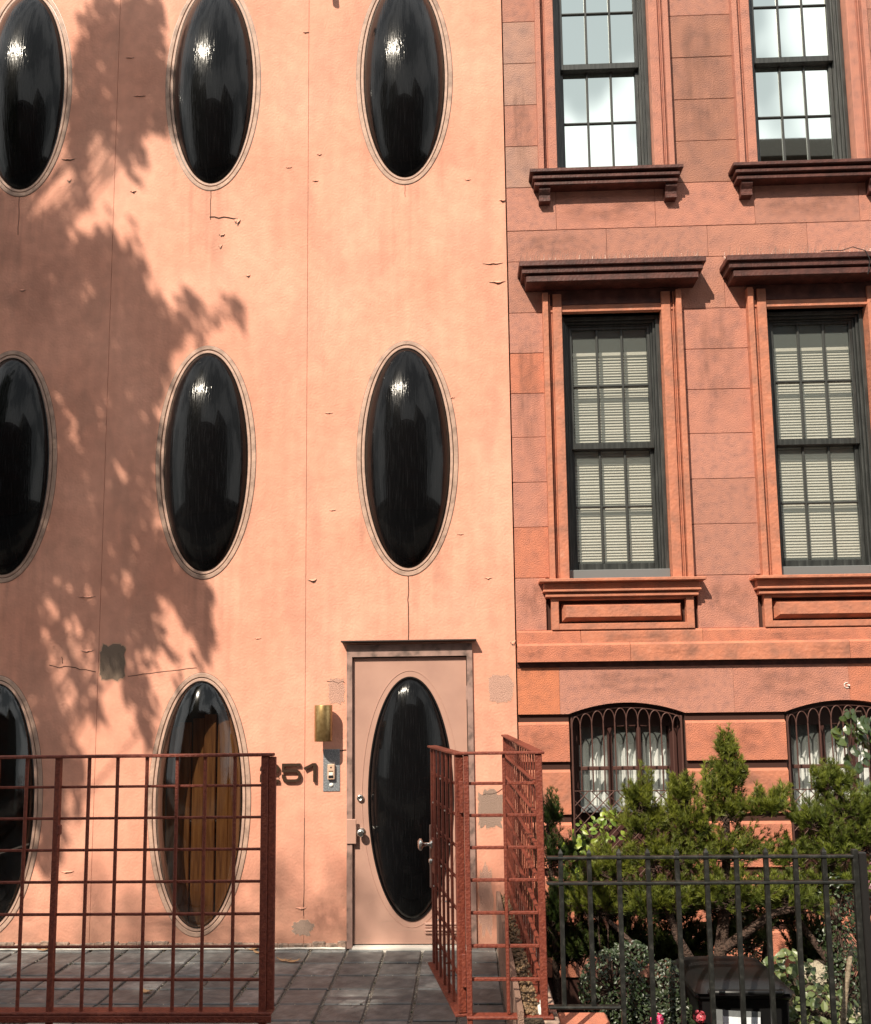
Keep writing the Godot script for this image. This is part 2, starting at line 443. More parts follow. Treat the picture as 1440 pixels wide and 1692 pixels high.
# ------------------------------------------------------------------ ground
func ground() -> void:
	tag(block("earth", Vector3(-60, -1.2, -30), Vector3(60, -0.62, 60), M.soil, self, 0.0), "", "", "", "structure")
	# sunk forecourt of the pink house, paved with square slates
	var floor_bed := block("forecourt_floor", Vector3(-6.0, -0.6, -0.05), Vector3(0.27, -0.014, 2.56), M.mortar, self, 0.0)
	tag(floor_bed, "", "", "", "structure")
	var shapes := []
	for k in 4:
		var st := mb()
		var s := 0.1225
		cbox(st, Vector3(-s, -0.02, -s), Vector3(s, 0, s), 0.004 + 0.001 * k)
		shapes.append(done(st))
	for i in 10:
		for j in 16:
			var x := 0.082 - 0.2606 * j
			var z := -0.045 + 0.257 * i
			if Vector2(x, z).distance_to(Vector2(-2.52, 1.36)) < 0.15: continue
			if x < -2.35 and z > 1.05 and z < 1.5: continue
			var b := Basis.from_euler(Vector3(rng.randf_range(-0.006, 0.006), rng.randf_range(-0.012, 0.012), rng.randf_range(-0.006, 0.006))).scaled(Vector3(1.0 - rng.randf() * 0.03, 1, 1.0 - rng.randf() * 0.025))
			put(shapes[rng.randi() % 4], "paving_slate", M.slate[rng.randi() % 5], floor_bed, Transform3D(b, Vector3(x + rng.randf_range(-0.003, 0.003), rng.randf_range(-0.003, 0.003), z)))
	var crumbs := []; var tones := []
	for i in 900:
		var p := Vector3(0.082 - 0.2606 * (rng.randi() % 13) + 0.1303 + rng.randfn(0, 0.006), -0.004, rng.randf_range(0.0, 2.2))
		if i % 3 == 0: p = Vector3(rng.randf_range(-3.2, 0.2), -0.004, -0.045 + 0.257 * (rng.randi() % 8) + 0.1285 + rng.randfn(0, 0.005))
		if p.x > 0.2: continue
		crumbs.append(Transform3D(Basis.from_euler(Vector3(rng.randf() * 6, rng.randf() * 6, 0)).scaled(Vector3.ONE * rng.randf_range(0.002, 0.006)), p))
		var g := rng.randf_range(0.10, 0.45)
		tones.append(Color(g, g * 0.93, g * 0.8) if rng.randf() < 0.8 else Color(0.05, 0.08, 0.02))
	var grit := SphereMesh.new(); grit.radial_segments = 5; grit.rings = 2; grit.radius = 1.0; grit.height = 1.4
	swarm("joint_grit", grit, M.needle, crumbs, floor_bed, tones)
	for z in [1.13, 1.36]:
		block("concrete_slab", Vector3(-4.0, -0.05, z - 0.11), Vector3(-2.36, -0.002 - 0.001 * (z - 1.13), z + 0.115), M.pavement, floor_bed, 0.004)
	# step up, pavement and road
	tag(block("step", Vector3(-6.0, -0.6, 2.32), Vector3(0.26, 0.165, 2.6), M.pavement, self, 0.006), "", "", "", "structure")
	tag(block("pavement", Vector3(-30, -0.6, 2.57), Vector3(30, 0.33, 6.9), M.pavement, self, 0.01), "", "", "", "structure")
	tag(block("kerb", Vector3(-30, -0.6, 6.9), Vector3(30, 0.335, 7.1), M.concrete, self, 0.01), "", "", "", "structure")
	tag(block("road", Vector3(-60, -0.6, 7.1), Vector3(60, 0.2, 18.0), M.asphalt, self, 0.0), "", "", "", "structure")
	tag(block("garden_soil", Vector3(0.42, -0.62, -0.02), Vector3(8, -0.5, 2.57), M.soil, self, 0.0), "", "", "", "structure")

# ------------------------------------------------------------------ pink house
func panel_with_ovals(called: String, x0: float, x1: float, y0: float, y1: float, ovals: Array, parent: Node3D) -> MeshInstance3D:   # a slab 14 cm thick with elliptical openings one above the other; an oval is [centre, half width, half height, zone bottom, zone top]
	var st := mb()
	var zb := -0.14
	var front := func(a: Vector2, b: Vector2, c: Vector2, d: Vector2) -> void:
		quad(st, Vector3(a.x, a.y, 0), Vector3(b.x, b.y, 0), Vector3(c.x, c.y, 0), Vector3(d.x, d.y, 0))
		quad(st, Vector3(d.x, d.y, zb), Vector3(c.x, c.y, zb), Vector3(b.x, b.y, zb), Vector3(a.x, a.y, zb))
	var at := y0
	for o in ovals:
		if o[3] > at: front.call(Vector2(x0, at), Vector2(x1, at), Vector2(x1, o[3]), Vector2(x0, o[3]))
		var lo := Vector2(x0, o[3]); var hi := Vector2(x1, o[4])
		var angles := []
		for k in 96: angles.append(TAU * k / 96)
		for c in [lo, hi, Vector2(lo.x, hi.y), Vector2(hi.x, lo.y)]: angles.append(fposmod((c - o[0]).angle(), TAU))
		angles.sort()
		for k in angles.size():
			var ea := []
			for t in [angles[k], angles[(k + 1) % angles.size()]]:
				var d := Vector2(cos(t), sin(t))
				var r := 1.0 / sqrt(pow(d.x / o[1], 2) + pow(d.y / o[2], 2))
				var s := 1e9
				if d.x > 1e-6: s = minf(s, (hi.x - o[0].x) / d.x)
				if d.x < -1e-6: s = minf(s, (lo.x - o[0].x) / d.x)
				if d.y > 1e-6: s = minf(s, (hi.y - o[0].y) / d.y)
				if d.y < -1e-6: s = minf(s, (lo.y - o[0].y) / d.y)
				ea.append([o[0] + d * r, o[0] + d * s])
			if absf(angles[k] - angles[(k + 1) % angles.size()]) < 1e-6: continue
			front.call(ea[0][0], ea[0][1], ea[1][1], ea[1][0])
			quad(st, Vector3(ea[0][0].x, ea[0][0].y, zb), Vector3(ea[0][0].x, ea[0][0].y, 0), Vector3(ea[1][0].x, ea[1][0].y, 0), Vector3(ea[1][0].x, ea[1][0].y, zb))
		at = o[4]
	if at < y1: front.call(Vector2(x0, at), Vector2(x1, at), Vector2(x1, y1), Vector2(x0, y1))
	quad(st, Vector3(x1, y0, 0), Vector3(x1, y0, zb), Vector3(x1, y1, zb), Vector3(x1, y1, 0))
	quad(st, Vector3(x0, y0, zb), Vector3(x0, y0, 0), Vector3(x0, y1, 0), Vector3(x0, y1, zb))
	return build(st, called, M.stucco, parent)

func dome(st: SurfaceTool, c: Vector2, hw: float, hh: float, depth: float, z := 0.0) -> void:
	st.set_smooth_group(1)
	var rings := 20; var n := 72
	var p := func(i: int, k: int) -> Vector3:
		var r := sin(PI / 2 * float(i) / rings)
		var t := TAU * k / n
		return Vector3(c.x + hw * r * cos(t), c.y + hh * r * sin(t), z + depth * pow(maxf(1.0 - r * r, 0.0), 0.75))
	for i in rings:
		for k in n:
			if i == 0: tri(st, p.call(0, 0), p.call(1, k), p.call(1, (k + 1) % n))
			else: quad(st, p.call(i, k), p.call(i + 1, k), p.call(i + 1, (k + 1) % n), p.call(i, (k + 1) % n))
	st.set_smooth_group(-1)

func oval_window(house: Node3D, c: Vector2, hw: float, hh: float, clear: bool) -> MeshInstance3D:
	var a := mb()
	oval(a, c, hw, hh, [Vector2(0.0, -0.004), Vector2(-0.001, 0.003), Vector2(-0.005, 0.0055), Vector2(-0.030, 0.006), Vector2(-0.0335, 0.003), Vector2(-0.0345, -0.012)])
	var w := build(a, "oval_window", M.ring, house)
	var g := mb()
	oval(g, c, hw, hh, [Vector2(-0.032, -0.006), Vector2(-0.042, -0.006)])
	oval(g, c, hw, hh, [Vector2(0.0015, 0.0012), Vector2(-0.001, 0.0012)])
	oval(g, c, hw, hh, [Vector2(-0.060, 0.004), Vector2(-0.064, 0.010), Vector2(-0.068, 0.004)])
	build(g, "gasket", M.rubber, w)
	var b := mb()
	oval(b, c, hw, hh, [Vector2(-0.0385, -0.012), Vector2(-0.039, 0.002), Vector2(-0.042, 0.005), Vector2(-0.057, 0.005), Vector2(-0.061, 0.003), Vector2(-0.062, -0.02)])
	build(b, "inner_ring", M.ring_inner, w)
	var d := mb()
	dome(d, c, hw - 0.065, hh - 0.065, 0.19, 0.004)
	build(d, "bubble_pane", M.tinted if clear else M.acrylic, w)
	var s := mb()   # a hairline crack in the paint below the opening
	return w

func crack(house: Node3D, pts: Array, w := 0.004, m: Material = null, called := "paint_crack") -> void:
	var st := mb()
	for i in pts.size() - 1:
		var a: Vector2 = pts[i]; var b: Vector2 = pts[i + 1]
		var n := (b - a).orthogonal().normalized() * w * 0.5
		quad(st, Vector3(a.x - n.x, a.y - n.y, 0.0015), Vector3(b.x - n.x, b.y - n.y, 0.0015), Vector3(b.x + n.x, b.y + n.y, 0.0015), Vector3(a.x + n.x, a.y + n.y, 0.0015))
	build(st, called, m if m else M.seam, house)

func wander(a: Vector2, b: Vector2, steps: int, amount: float) -> Array:
	var out := []
	for i in steps + 1:
		var p := a.lerp(b, float(i) / steps)
		if i > 0 and i < steps: p += (b - a).orthogonal().normalized() * rng.randf_range(-amount, amount)
		out.append(p)
	return out

func flake(house: Node3D, at: Vector2, w: float, h: float, lift: float) -> void:   # paint curling away from the wall along its lower edge, bare render behind it
	var st := mb()
	var n := 7
	var top := []; var low := []
	for i in n:
		var u := float(i) / (n - 1)
		var k := sin(u * PI)
		top.append(Vector3(at.x + (u - 0.5) * w, at.y + rng.randf_range(-0.15, 0.15) * h, 0.002))
		low.append(Vector3(at.x + (u - 0.5) * w * 0.94, at.y - (0.003 + h * 0.55 * k) * rng.randf_range(0.5, 1.2), 0.003 + lift * 0.6 * k * rng.randf_range(0.5, 1.2)))
	for i in n - 1:
		quad(st, low[i], low[i + 1], top[i + 1], top[i])
	build(st, "paint_flake", M.stucco, house)
	var sh := mb()
	for i in n - 1:
		quad(sh, Vector3(low[i].x, low[i].y - h * 0.25, 0.0012), Vector3(low[i + 1].x, low[i + 1].y - h * 0.25, 0.0012), Vector3(top[i + 1].x, top[i + 1].y, 0.0012), Vector3(top[i].x, top[i].y, 0.0012))
	build(sh, "bare_render", M.patch_grey, house)

func blotch(house: Node3D, lo: Vector2, hi: Vector2, m: Material, rough := 0.12, corner := 0.35, z := 0.0015) -> void:   # a plaster repair with an uneven outline
	var poly := PackedVector2Array()
	var c := (lo + hi) / 2; var h := (hi - lo) / 2
	var n := 72
	var nz := noise(1.0, 4, rng.randi() % 999)
	for i in n:
		var t := TAU * i / n
		var q := Vector2(signf(cos(t)) * pow(absf(cos(t)), corner), signf(sin(t)) * pow(absf(sin(t)), corner))
		poly.append(c + q * h * (1.0 - rough * (0.9 + 1.6 * nz.get_noise_2d(q.x * 2.4, q.y * 2.4)) - rng.randf() * 0.03))
	var skim := PackedVector2Array()
	for i in n: skim.append(c + (poly[i] - c) * (1.0 + 0.05 + 0.09 * absf(nz.get_noise_2d(i * 0.23, 40.0))))
	var sk := mb()
	extrude(sk, skim, -0.002, z * 0.5)
	build(sk, "skim_coat", M.skim, house)
	var st := mb()
	extrude(st, poly, -0.002, z)
	build(st, "plaster_patch", m, house)

func pink_house() -> void:
	var h := thing("pink_townhouse", "pink stucco townhouse with black oval bubble windows beside the brownstone", "house")
	var xs := [-3.435, -1.912, -0.388]
	var edge := [-5.752, -4.218, -2.683, -1.148, 0.389]
	for k in 4:
		var x0: float = edge[k] + 0.0015; var x1: float = edge[k + 1] - 0.0015
		if k == 0:
			panel_with_ovals("wall_panel", x0, x1, 0.0, 9.5, [], h)
			continue
		var cx: float = xs[k - 1]
		var ov := [[Vector2(cx, 1.0135), 0.372, 0.932, 0.03, 2.04], [Vector2(cx, 3.547), 0.378, 0.903, 2.5, 4.6], [Vector2(cx, 6.627), 0.378, 0.903, 5.6, 7.7]]
		if k == 3:
			ov = ov.slice(1)
			panel_with_ovals("wall_panel", x0, x1, 2.135, 9.5, ov, h)
			panel_with_ovals("wall_panel", x0, -0.842, 0.0, 2.135, [], h)
			panel_with_ovals("wall_panel", 0.072, x1, 0.0, 2.135, [], h)
		else:
			panel_with_ovals("wall_panel", x0, x1, 0.0, 9.5, ov, h)
		for o in ov:
			oval_window(h, o[0], o[1] + 0.004, o[2] + 0.004, k < 3 and o[0].y < 2.0)
	# the body of the house behind its front
	var st := mb()
	box(st, Vector3(-5.75, 2.3, -0.22), Vector3(0.38, 2.5, -0.16)); box(st, Vector3(-5.75, 4.75, -0.22), Vector3(0.38, 5.3, -0.16))
	box(st, Vector3(-5.75, 0.0, -7.0), Vector3(-5.6, 9.5, -0.145)); box(st, Vector3(0.25, 0.0, -7.0), Vector3(0.389, 9.5, -0.145)); box(st, Vector3(-5.6, 0.0, -7.0), Vector3(0.25, 9.5, -6.85))
	box(st, Vector3(-5.6, 9.35, -6.85), Vector3(0.25, 9.5, -0.145)); box(st, Vector3(-5.6, 2.3, -6.85), Vector3(0.25, 2.5, -0.23)); box(st, Vector3(-5.6, -0.1, -6.85), Vector3(0.25, -0.02, -0.145))
	for x in [-2.683, -1.148]: box(st, Vector3(x - 0.05, 0, -1.6), Vector3(x + 0.05, 9.3, -0.142))
	build(st, "house_body", M.inside, h)
	# wooden shutters standing behind the lower windows
	for cx in [-3.435, -1.912]:
		for i in 9:
			var x: float = cx - 0.42 + 0.095 * i
			if cx < -3.0 and i > 2: continue
			block("wood_board", Vector3(x, 0.05, -0.25 - 0.02 * (i % 2)), Vector3(x + 0.088, 1.72 - 0.03 * absf(i - 6.5), -0.22 - 0.02 * (i % 2)), M.board, h, 0.004)
	# concrete footing and caulk line
	var ft := mb()
	var px := -5.75
	while px < -0.85:
		var w := rng.randf_range(0.05, 0.13)
		cbox(ft, Vector3(px, -0.1, -0.01), Vector3(minf(px + w, -0.845), 0.045 + rng.randf_range(-0.012, 0.014), 0.016 + rng.randf_range(-0.004, 0.006)), 0.006)
		px += w
	build(ft, "footing", M.concrete, h)
	var pts := []
	for i in 90:
		pts.append(Vector3(-5.7 + 0.0545 * i, 0.004 + rng.randf() * 0.004, 0.026 + rng.randf_range(-0.004, 0.004)))
	var ck := mb()
	tube(ck, pts, 0.008, 0.008, 5)
	build(ck, "caulk_bead", M.caulk, h)
	# door
	var fr := mb()
	box(fr, Vector3(-0.842, 0.0, -0.08), Vector3(-0.802, 2.135, 0.018)); box(fr, Vector3(0.032, 0.0, -0.08), Vector3(0.072, 2.135, 0.018)); box(fr, Vector3(-0.802, 2.048, -0.08), Vector3(0.032, 2.1355, 0.0175))
	var frame := build(fr, "door_frame", M.jamb, h)
	block("canopy", Vector3(-0.878, 2.152, -0.02), Vector3(0.104, 2.164, 0.078), M.canopy, h, 0.003)
	block("threshold", Vector3(-0.80, -0.02, -0.05), Vector3(0.03, 0.016, 0.055), M.caulk, h, 0.004)
	var dc := Vector2(-0.384, 1.040)
	var ds := mb()
	var dx0 := -0.797; var dx1 := 0.027
	var zf := -0.012
	# the leaf round its oval opening
	for k in 96:
		var q := []
		for t in [TAU * k / 96, TAU * (k + 1) / 96]:
			var d := Vector2(cos(t), sin(t))
			var r := 1.0 / sqrt(pow(d.x / 0.302, 2) + pow(d.y / 0.856, 2))
			var s := 1e9
			if absf(d.x) > 1e-6: s = minf(s, ((dx1 if d.x > 0 else dx0) - dc.x) / d.x)
			if absf(d.y) > 1e-6: s = minf(s, ((2.040 if d.y > 0 else 0.024) - dc.y) / d.y)
			q.append([dc + d * r, dc + d * s])
		quad(ds, Vector3(q[0][0].x, q[0][0].y, zf), Vector3(q[0][1].x, q[0][1].y, zf), Vector3(q[1][1].x, q[1][1].y, zf), Vector3(q[1][0].x, q[1][0].y, zf))
	for c in [[dx0, 0.024], [dx1, 0.024], [dx1, 2.04], [dx0, 2.04]]:   # the four corners that the sweep cuts off
		var cc := Vector2(c[0], c[1])
		var t := (cc - dc).angle()
		var a0 := floorf(t / TAU * 96) / 96 * TAU; var a1 := a0 + TAU / 96
		var e := []
		for tt in [a0, a1]:
			var d := Vector2(cos(tt), sin(tt))
			var s := 1e9
			if absf(d.x) > 1e-6: s = minf(s, ((dx1 if d.x > 0 else dx0) - dc.x) / d.x)
			if absf(d.y) > 1e-6: s = minf(s, ((2.040 if d.y > 0 else 0.024) - dc.y) / d.y)
			e.append(dc + d * s)
		tri(ds, Vector3(e[0].x, e[0].y, zf), Vector3(cc.x, cc.y, zf), Vector3(e[1].x, e[1].y, zf))
	box(ds, Vector3(dx0, 0.024, -0.055), Vector3(dx1, 2.04, -0.045))
	quad(ds, Vector3(dx0, 0.024, -0.05), Vector3(dx0, 0.024, zf), Vector3(dx0, 2.04, zf), Vector3(dx0, 2.04, -0.05))
	quad(ds, Vector3(dx1, 0.024, zf), Vector3(dx1, 0.024, -0.05), Vector3(dx1, 2.04, -0.05), Vector3(dx1, 2.04, zf))
	var door := build(ds, "door", M.door, h)
	var dd := mb()
	dome(dd, dc, 0.294, 0.848, 0.17, zf)
	build(dd, "bubble_pane", M.acrylic, door)
	var dr := mb()
	oval(dr, dc, 0.309, 0.863, [Vector2(0, zf), Vector2(-0.002, zf + 0.008), Vector2(-0.012, zf + 0.008), Vector2(-0.016, zf)])
	build(dr, "gasket", M.rubber, door)
	var dl := mb()
	oval(dl, dc, 0.352, 0.906, [Vector2(0, zf), Vector2(-0.001, zf + 0.003), Vector2(-0.0032, zf + 0.003), Vector2(-0.004, zf)])
	build(dl, "oval_bead", M.door, door)
	var fwd := Basis(Vector3.RIGHT, Vector3(0, 0, 1), Vector3(0, -1, 0))   # lathe axis y turned to +z
	var kn := mb()
	lathe(kn, [Vector2(0.03, 0), Vector2(0.03, 0.004), Vector2(0.012, 0.008), Vector2(0.011, 0.03), Vector2(0.024, 0.036), Vector2(0.03, 0.048), Vector2(0.026, 0.06), Vector2(0.012, 0.065), Vector2(0, 0.066)], 20, Transform3D(fwd, Vector3(-0.738, 0.797, zf)))
	build(kn, "door_knob", M.steel, door)
	var db := mb()
	lathe(db, [Vector2(0.026, 0), Vector2(0.025, 0.012), Vector2(0.02, 0.02), Vector2(0.013, 0.021), Vector2(0.011, 0.016), Vector2(0.004, 0.016), Vector2(0, 0.018)], 20, Transform3D(fwd, Vector3(-0.746, 1.036, zf)))
	build(db, "deadbolt", M.steel, door)
	block("latch_guard", Vector3(-0.842, 0.720, 0.019), Vector3(-0.772, 0.892, 0.03), M.door, door, 0.003)
	var ms := mb()
	for i in 4:
		cbox(ms, Vector3(-0.292, 0.094 + 0.0205 * i, zf - 0.002), Vector3(-0.06, 0.110 + 0.0205 * i, zf + 0.016 + 0.008 * (i % 2)), 0.004)
	box(ms, Vector3(-0.288, 0.096, zf - 0.002), Vector3(-0.064, 0.17, zf + 0.008))
	build(ms, "mail_slot", M.door, door)
	for y in [1.78, 1.02, 0.25]:
		var hg := mb()
		tube(hg, [Vector3(0.0295, y - 0.05, 0.008), Vector3(0.0295, y + 0.05, 0.008)], 0.007, 0.007, 8)
		build(hg, "hinge", M.jamb, door)
	for q in [[-0.62, 0.17, 0.16, 0.02], [-0.50, 0.12, 0.22, -0.012], [-0.70, 0.30, 0.05, 0.03], [-0.3, 0.06, 0.12, 0.006], [-0.77, 0.06, 0.1, 0.01]]:
		var sc := mb()
		var pth := wander(Vector2(q[0], q[1]), Vector2(q[0] + q[2], q[1] + q[3]), 8, 0.004)
		for i in 8: quad(sc, Vector3(pth[i].x, pth[i].y - 0.0012, zf + 0.001), Vector3(pth[i + 1].x, pth[i + 1].y - 0.0012, zf + 0.001), Vector3(pth[i + 1].x, pth[i + 1].y + 0.0012, zf + 0.001), Vector3(pth[i].x, pth[i].y + 0.0012, zf + 0.001))
		build(sc, "scuff", M.ring_inner, door)
	# cracks, flaking paint and repairs
	crack(h, wander(Vector2(-0.389, 2.642), Vector2(-0.391, 2.17), 8, 0.004), 0.006)
	crack(h, wander(Vector2(-1.914, 5.72), Vector2(-1.913, 5.48), 5, 0.003), 0.004)
	crack(h, wander(Vector2(-0.389, 5.72), Vector2(-0.389, 5.62), 3, 0.002), 0.003)
	crack(h, wander(Vector2(-3.44, 5.72), Vector2(-3.436, 5.4), 5, 0.003), 0.004)
	crack(h, wander(Vector2(-3.05, 2.02), Vector2(-2.70, 1.965), 9, 0.012), 0.005)
	crack(h, wander(Vector2(-2.46, 1.93), Vector2(-1.95, 1.985), 9, 0.006), 0.004)
	crack(h, wander(Vector2(-2.95, 2.03), Vector2(-2.96, 2.08), 3, 0.006), 0.004)
	crack(h, wander(Vector2(-1.92, 5.502), Vector2(-1.70, 5.478), 6, 0.010), 0.010)
	crack(h, wander(Vector2(-1.148, 0.9), Vector2(-1.15, 0.22), 8, 0.002), 0.004)
	crack(h, wander(Vector2(-0.99, 1.875), Vector2(-0.855, 1.86), 6, 0.012), 0.004)
	crack(h, wander(Vector2(0.13, 1.05), Vector2(0.30, 1.09), 6, 0.01), 0.005)
	crack(h, wander(Vector2(-0.895, 1.373), Vector2(-0.847, 1.378), 3, 0.003), 0.008)
	for f in [[-3.06, 6.03, 0.11, 0.02, 0.012], [-3.045, 5.86, 0.035, 0.05, 0.012], [-2.59, 6.885, 0.07, 0.008, 0.006], [-2.50, 6.55, 0.10, 0.006, 0.006], [-2.60, 6.28, 0.04, 0.012, 0.012], [-2.53, 5.74, 0.05, 0.02, 0.02],
			[-1.82, 5.50, 0.09, 0.02, 0.012], [-1.70, 5.475, 0.05, 0.06, 0.02], [-1.82, 5.36, 0.05, 0.03, 0.014], [-1.83, 5.27, 0.03, 0.04, 0.01], [-1.61, 5.02, 0.035, 0.03, 0.014], [-2.52, 5.03, 0.06, 0.02, 0.012], [-3.38, 4.95, 0.05, 0.02, 0.012],
			[0.28, 5.06, 0.16, 0.014, 0.012], [0.31, 4.91, 0.13, 0.02, 0.016], [0.365, 5.57, 0.05, 0.016, 0.02], [-1.10, 2.63, 0.07, 0.03, 0.02], [-1.09, 5.78, 0.05, 0.01, 0.008], [-1.06, 6.0, 0.04, 0.012, 0.008], [-2.79, 2.53, 0.14, 0.012, 0.012], [-2.77, 2.13, 0.10, 0.02, 0.01],
			[-2.86, 0.54, 0.10, 0.015, 0.012], [-1.17, 0.28, 0.08, 0.02, 0.012], [-0.10, 6.1, 0.06, 0.01, 0.006], [-0.45, 5.28, 0.04, 0.02, 0.008], [0.2, 2.62, 0.06, 0.012, 0.008], [0.37, 2.15, 0.04, 0.05, 0.012], [0.375, 2.03, 0.03, 0.03, 0.012], [0.10, 5.75, 0.05, 0.008, 0.006], [-1.17, 7.05, 0.05, 0.01, 0.01],
			[-0.05, 4.0, 0.05, 0.008, 0.006], [-0.98, 3.9, 0.06, 0.008, 0.006], [0.0, 2.95, 0.05, 0.008, 0.006], [-1.5, 2.2, 0.05, 0.008, 0.006], [-0.95, 3.15, 0.05, 0.008, 0.008], [-1.3, 5.9, 0.05, 0.01, 0.006], [-0.36, 5.02, 0.03, 0.02, 0.006]]:
		if rng.randf() < 0.75: flake(h, Vector2(f[0], f[1]), f[2], f[3], f[4])
	blotch(h, Vector2(-0.985, 1.70), Vector2(-0.853, 1.905), M.patch_pink, 0.16, 0.35)
	blotch(h, Vector2(0.180, 1.70), Vector2(0.372, 1.915), M.patch_pink, 0.10, 0.5)
	blotch(h, Vector2(0.085, 0.80), Vector2(0.29, 1.105), M.patch_grey, 0.16, 0.5)
	blotch(h, Vector2(-2.680, 1.89), Vector2(-2.475, 2.175), M.patch_dark, 0.10, 0.35, 0.003)
	blotch(h, Vector2(-1.245, 0.075), Vector2(-1.07, 0.205), M.patch_grey, 0.2, 0.8, 0.002)
	blotch(h, Vector2(0.08, 0.06), Vector2(0.2, 0.60), M.patch_pink, 0.2, 0.6, 0.0012)
	for q in [[-4.2, -2.7, 0.05, 0.34, 2], [-2.66, -1.2, 0.05, 0.30, 2], [-1.14, -0.86, 0.05, 0.36, 3], [0.08, 0.37, 0.02, 0.55, 2], [-3.9, -2.75, 4.3, 5.5, 2]]:
		stain(h, q[0], q[1], q[2], q[3], 0.0022 if q[4] == 2 else 0.0026, q[4])
	var vs := mb()
	tube(vs, [Vector3(-0.975, 7.42, 0.0), Vector3(-0.975, 7.42, 0.07), Vector3(-0.975, 7.36, 0.08)], 0.024, 0.024, 10)
	build(vs, "vent_pipe", M.black, h)

# ------------------------------------------------------------------ brownstone
func ledge(called: String, x0: float, x1: float, layers: Array, m: Material, parent: Node3D) -> MeshInstance3D:   # stacked slabs [y0, y1, depth, inset at both ends]
	var st := mb()
	for l in layers:
		cbox(st, Vector3(x0 + l[3], l[0], -0.03), Vector3(x1 - l[3], l[1], l[2]), 0.004)
	return build(st, called, m, parent)

func sash_window(house: Node3D, x0: float, x1: float, y0: float, y1: float, mirror: bool, below: float) -> void:
	var z := -0.075
	var c := mb()
	# casing: stepped wooden frame
	for s in [[0.0, 0.030, 0.02], [0.030, 0.048, 0.0], [0.048, 0.062, -0.022]]:
		var a: float = s[0]; var b: float = s[1]; var zz: float = z + s[2]
		cbox(c, Vector3(x0 + a, y0, zz - 0.09), Vector3(x0 + b, y1 - a, zz), 0.003)
		cbox(c, Vector3(x1 - b, y0, zz - 0.09), Vector3(x1 - a, y1 - a, zz), 0.003)
		cbox(c, Vector3(x0 + b, y1 - b, zz - 0.091), Vector3(x1 - b, y1 - a, zz - 0.001), 0.003)
	var w := build(c, "sash_window", M.casing, house)
	if below > 0: block("window_sill", Vector3(x0, y0 - below, z - 0.1), Vector3(x1, y0, z + 0.035), M.subsill, w, 0.004)
	var mid := lerpf(y0, y1, 0.487)
	var xa := x0 + 0.062; var xb := x1 - 0.062
	for part in 2:   # upper sash further out than the lower one
		var zs := z - 0.03 if part == 0 else z - 0.065
		var lo := mid - 0.022 if part == 0 else y0
		var hi := y1 - 0.062 if part == 0 else mid + 0.018
		var st := mb()
		var rail_lo := 0.05 if part == 0 else 0.062
		var rail_hi := 0.022 if part == 0 else 0.04
		var sw := 0.026
		cbox(st, Vector3(xa, lo, zs - 0.035), Vector3(xa + sw, hi, zs), 0.003)
		cbox(st, Vector3(xb - sw, lo, zs - 0.035), Vector3(xb, hi, zs), 0.003)
		cbox(st, Vector3(xa + sw, lo, zs - 0.036), Vector3(xb - sw, lo + rail_lo, zs - 0.001), 0.003)
		cbox(st, Vector3(xa + sw, hi - rail_hi, zs - 0.036), Vector3(xb - sw, hi, zs - 0.001), 0.003)
		build(st, "upper_sash" if part == 0 else "lower_sash", M.casing, w)
		var gx0 := xa + sw; var gx1 := xb - sw; var gy0 := lo + rail_lo; var gy1 := hi - rail_hi
		var gm := (gy0 + gy1) / 2
		var cw := (gx1 - gx0) / 3
		for i in [1, 2]:
			block("muntin", Vector3(gx0 + cw * i - 0.009, gy0, zs - 0.03), Vector3(gx0 + cw * i + 0.009, gy1, zs - 0.004), M.muntin, w, 0.004)
		block("muntin", Vector3(gx0, gm - 0.008, zs - 0.029), Vector3(gx1, gm + 0.008, zs - 0.005), M.muntin, w, 0.004)
		for i in 3:
			for j in 2:
				var p := Vector3(gx0 + cw * (i + 0.5), (gy0 + gm) / 2 if j == 0 else (gm + gy1) / 2, zs - 0.018)
				var pm := mb()
				box(pm, Vector3(-cw / 2 + 0.003, -(gm - gy0) / 2 + 0.003, -0.0015), Vector3(cw / 2 - 0.003, (gm - gy0) / 2 - 0.003, 0.0015))
				put(done(pm), "pane", M.mirror if mirror else M.glass, w, Transform3D(Basis.from_euler(Vector3(rng.randf_range(-0.004, 0.004), rng.randf_range(-0.004, 0.004), 0)), p))
	if mirror: return
	# venetian blind hanging behind the glass
	var bl := mb()
	var y := y0 + 0.10
	while y < y1 - 0.24:
		var tilt := 1.0 + rng.randf_range(-0.09, 0.09)
		var sag := rng.randf_range(-0.002, 0.002)
		box(bl, Vector3(-0.5 * (x1 - x0) + 0.05, -0.0007, -0.0145), Vector3(0.5 * (x1 - x0) - 0.05, 0.0007, 0.0145), Transform3D(Basis.from_euler(Vector3(tilt, 0, rng.randf_range(-0.003, 0.003))), Vector3((x0 + x1) / 2, y + sag, -0.20)))
		y += 0.022
	box(bl, Vector3(x0 + 0.05, y1 - 0.26, -0.215), Vector3(x1 - 0.05, y1 - 0.235, -0.185))
	tag(build(bl, "venetian_blind", M.blind, w), "", "", "", "stuff")

func surround(house: Node3D, x0: float, x1: float, y0: float, y1: float, m: Material) -> void:   # moulded stone architrave round a window; x0..x1 is the opening
	for s in [-1.0, 1.0]:
		var st := mb()
		var e := x0 if s < 0 else x1
		for l in [[0.0, 0.068, 0.030], [0.068, 0.088, 0.008], [0.088, 0.096, 0.030], [0.096, 0.104, 0.012], [0.104, 0.145, 0.058]]:
			var a: float = e + s * l[0]; var b: float = e + s * l[1]
			cbox(st, Vector3(minf(a, b), y0, -0.16 if l[0] == 0.0 else -0.03), Vector3(maxf(a, b), y1, l[2]), 0.003)
		build(st, "window_surround", m, house)

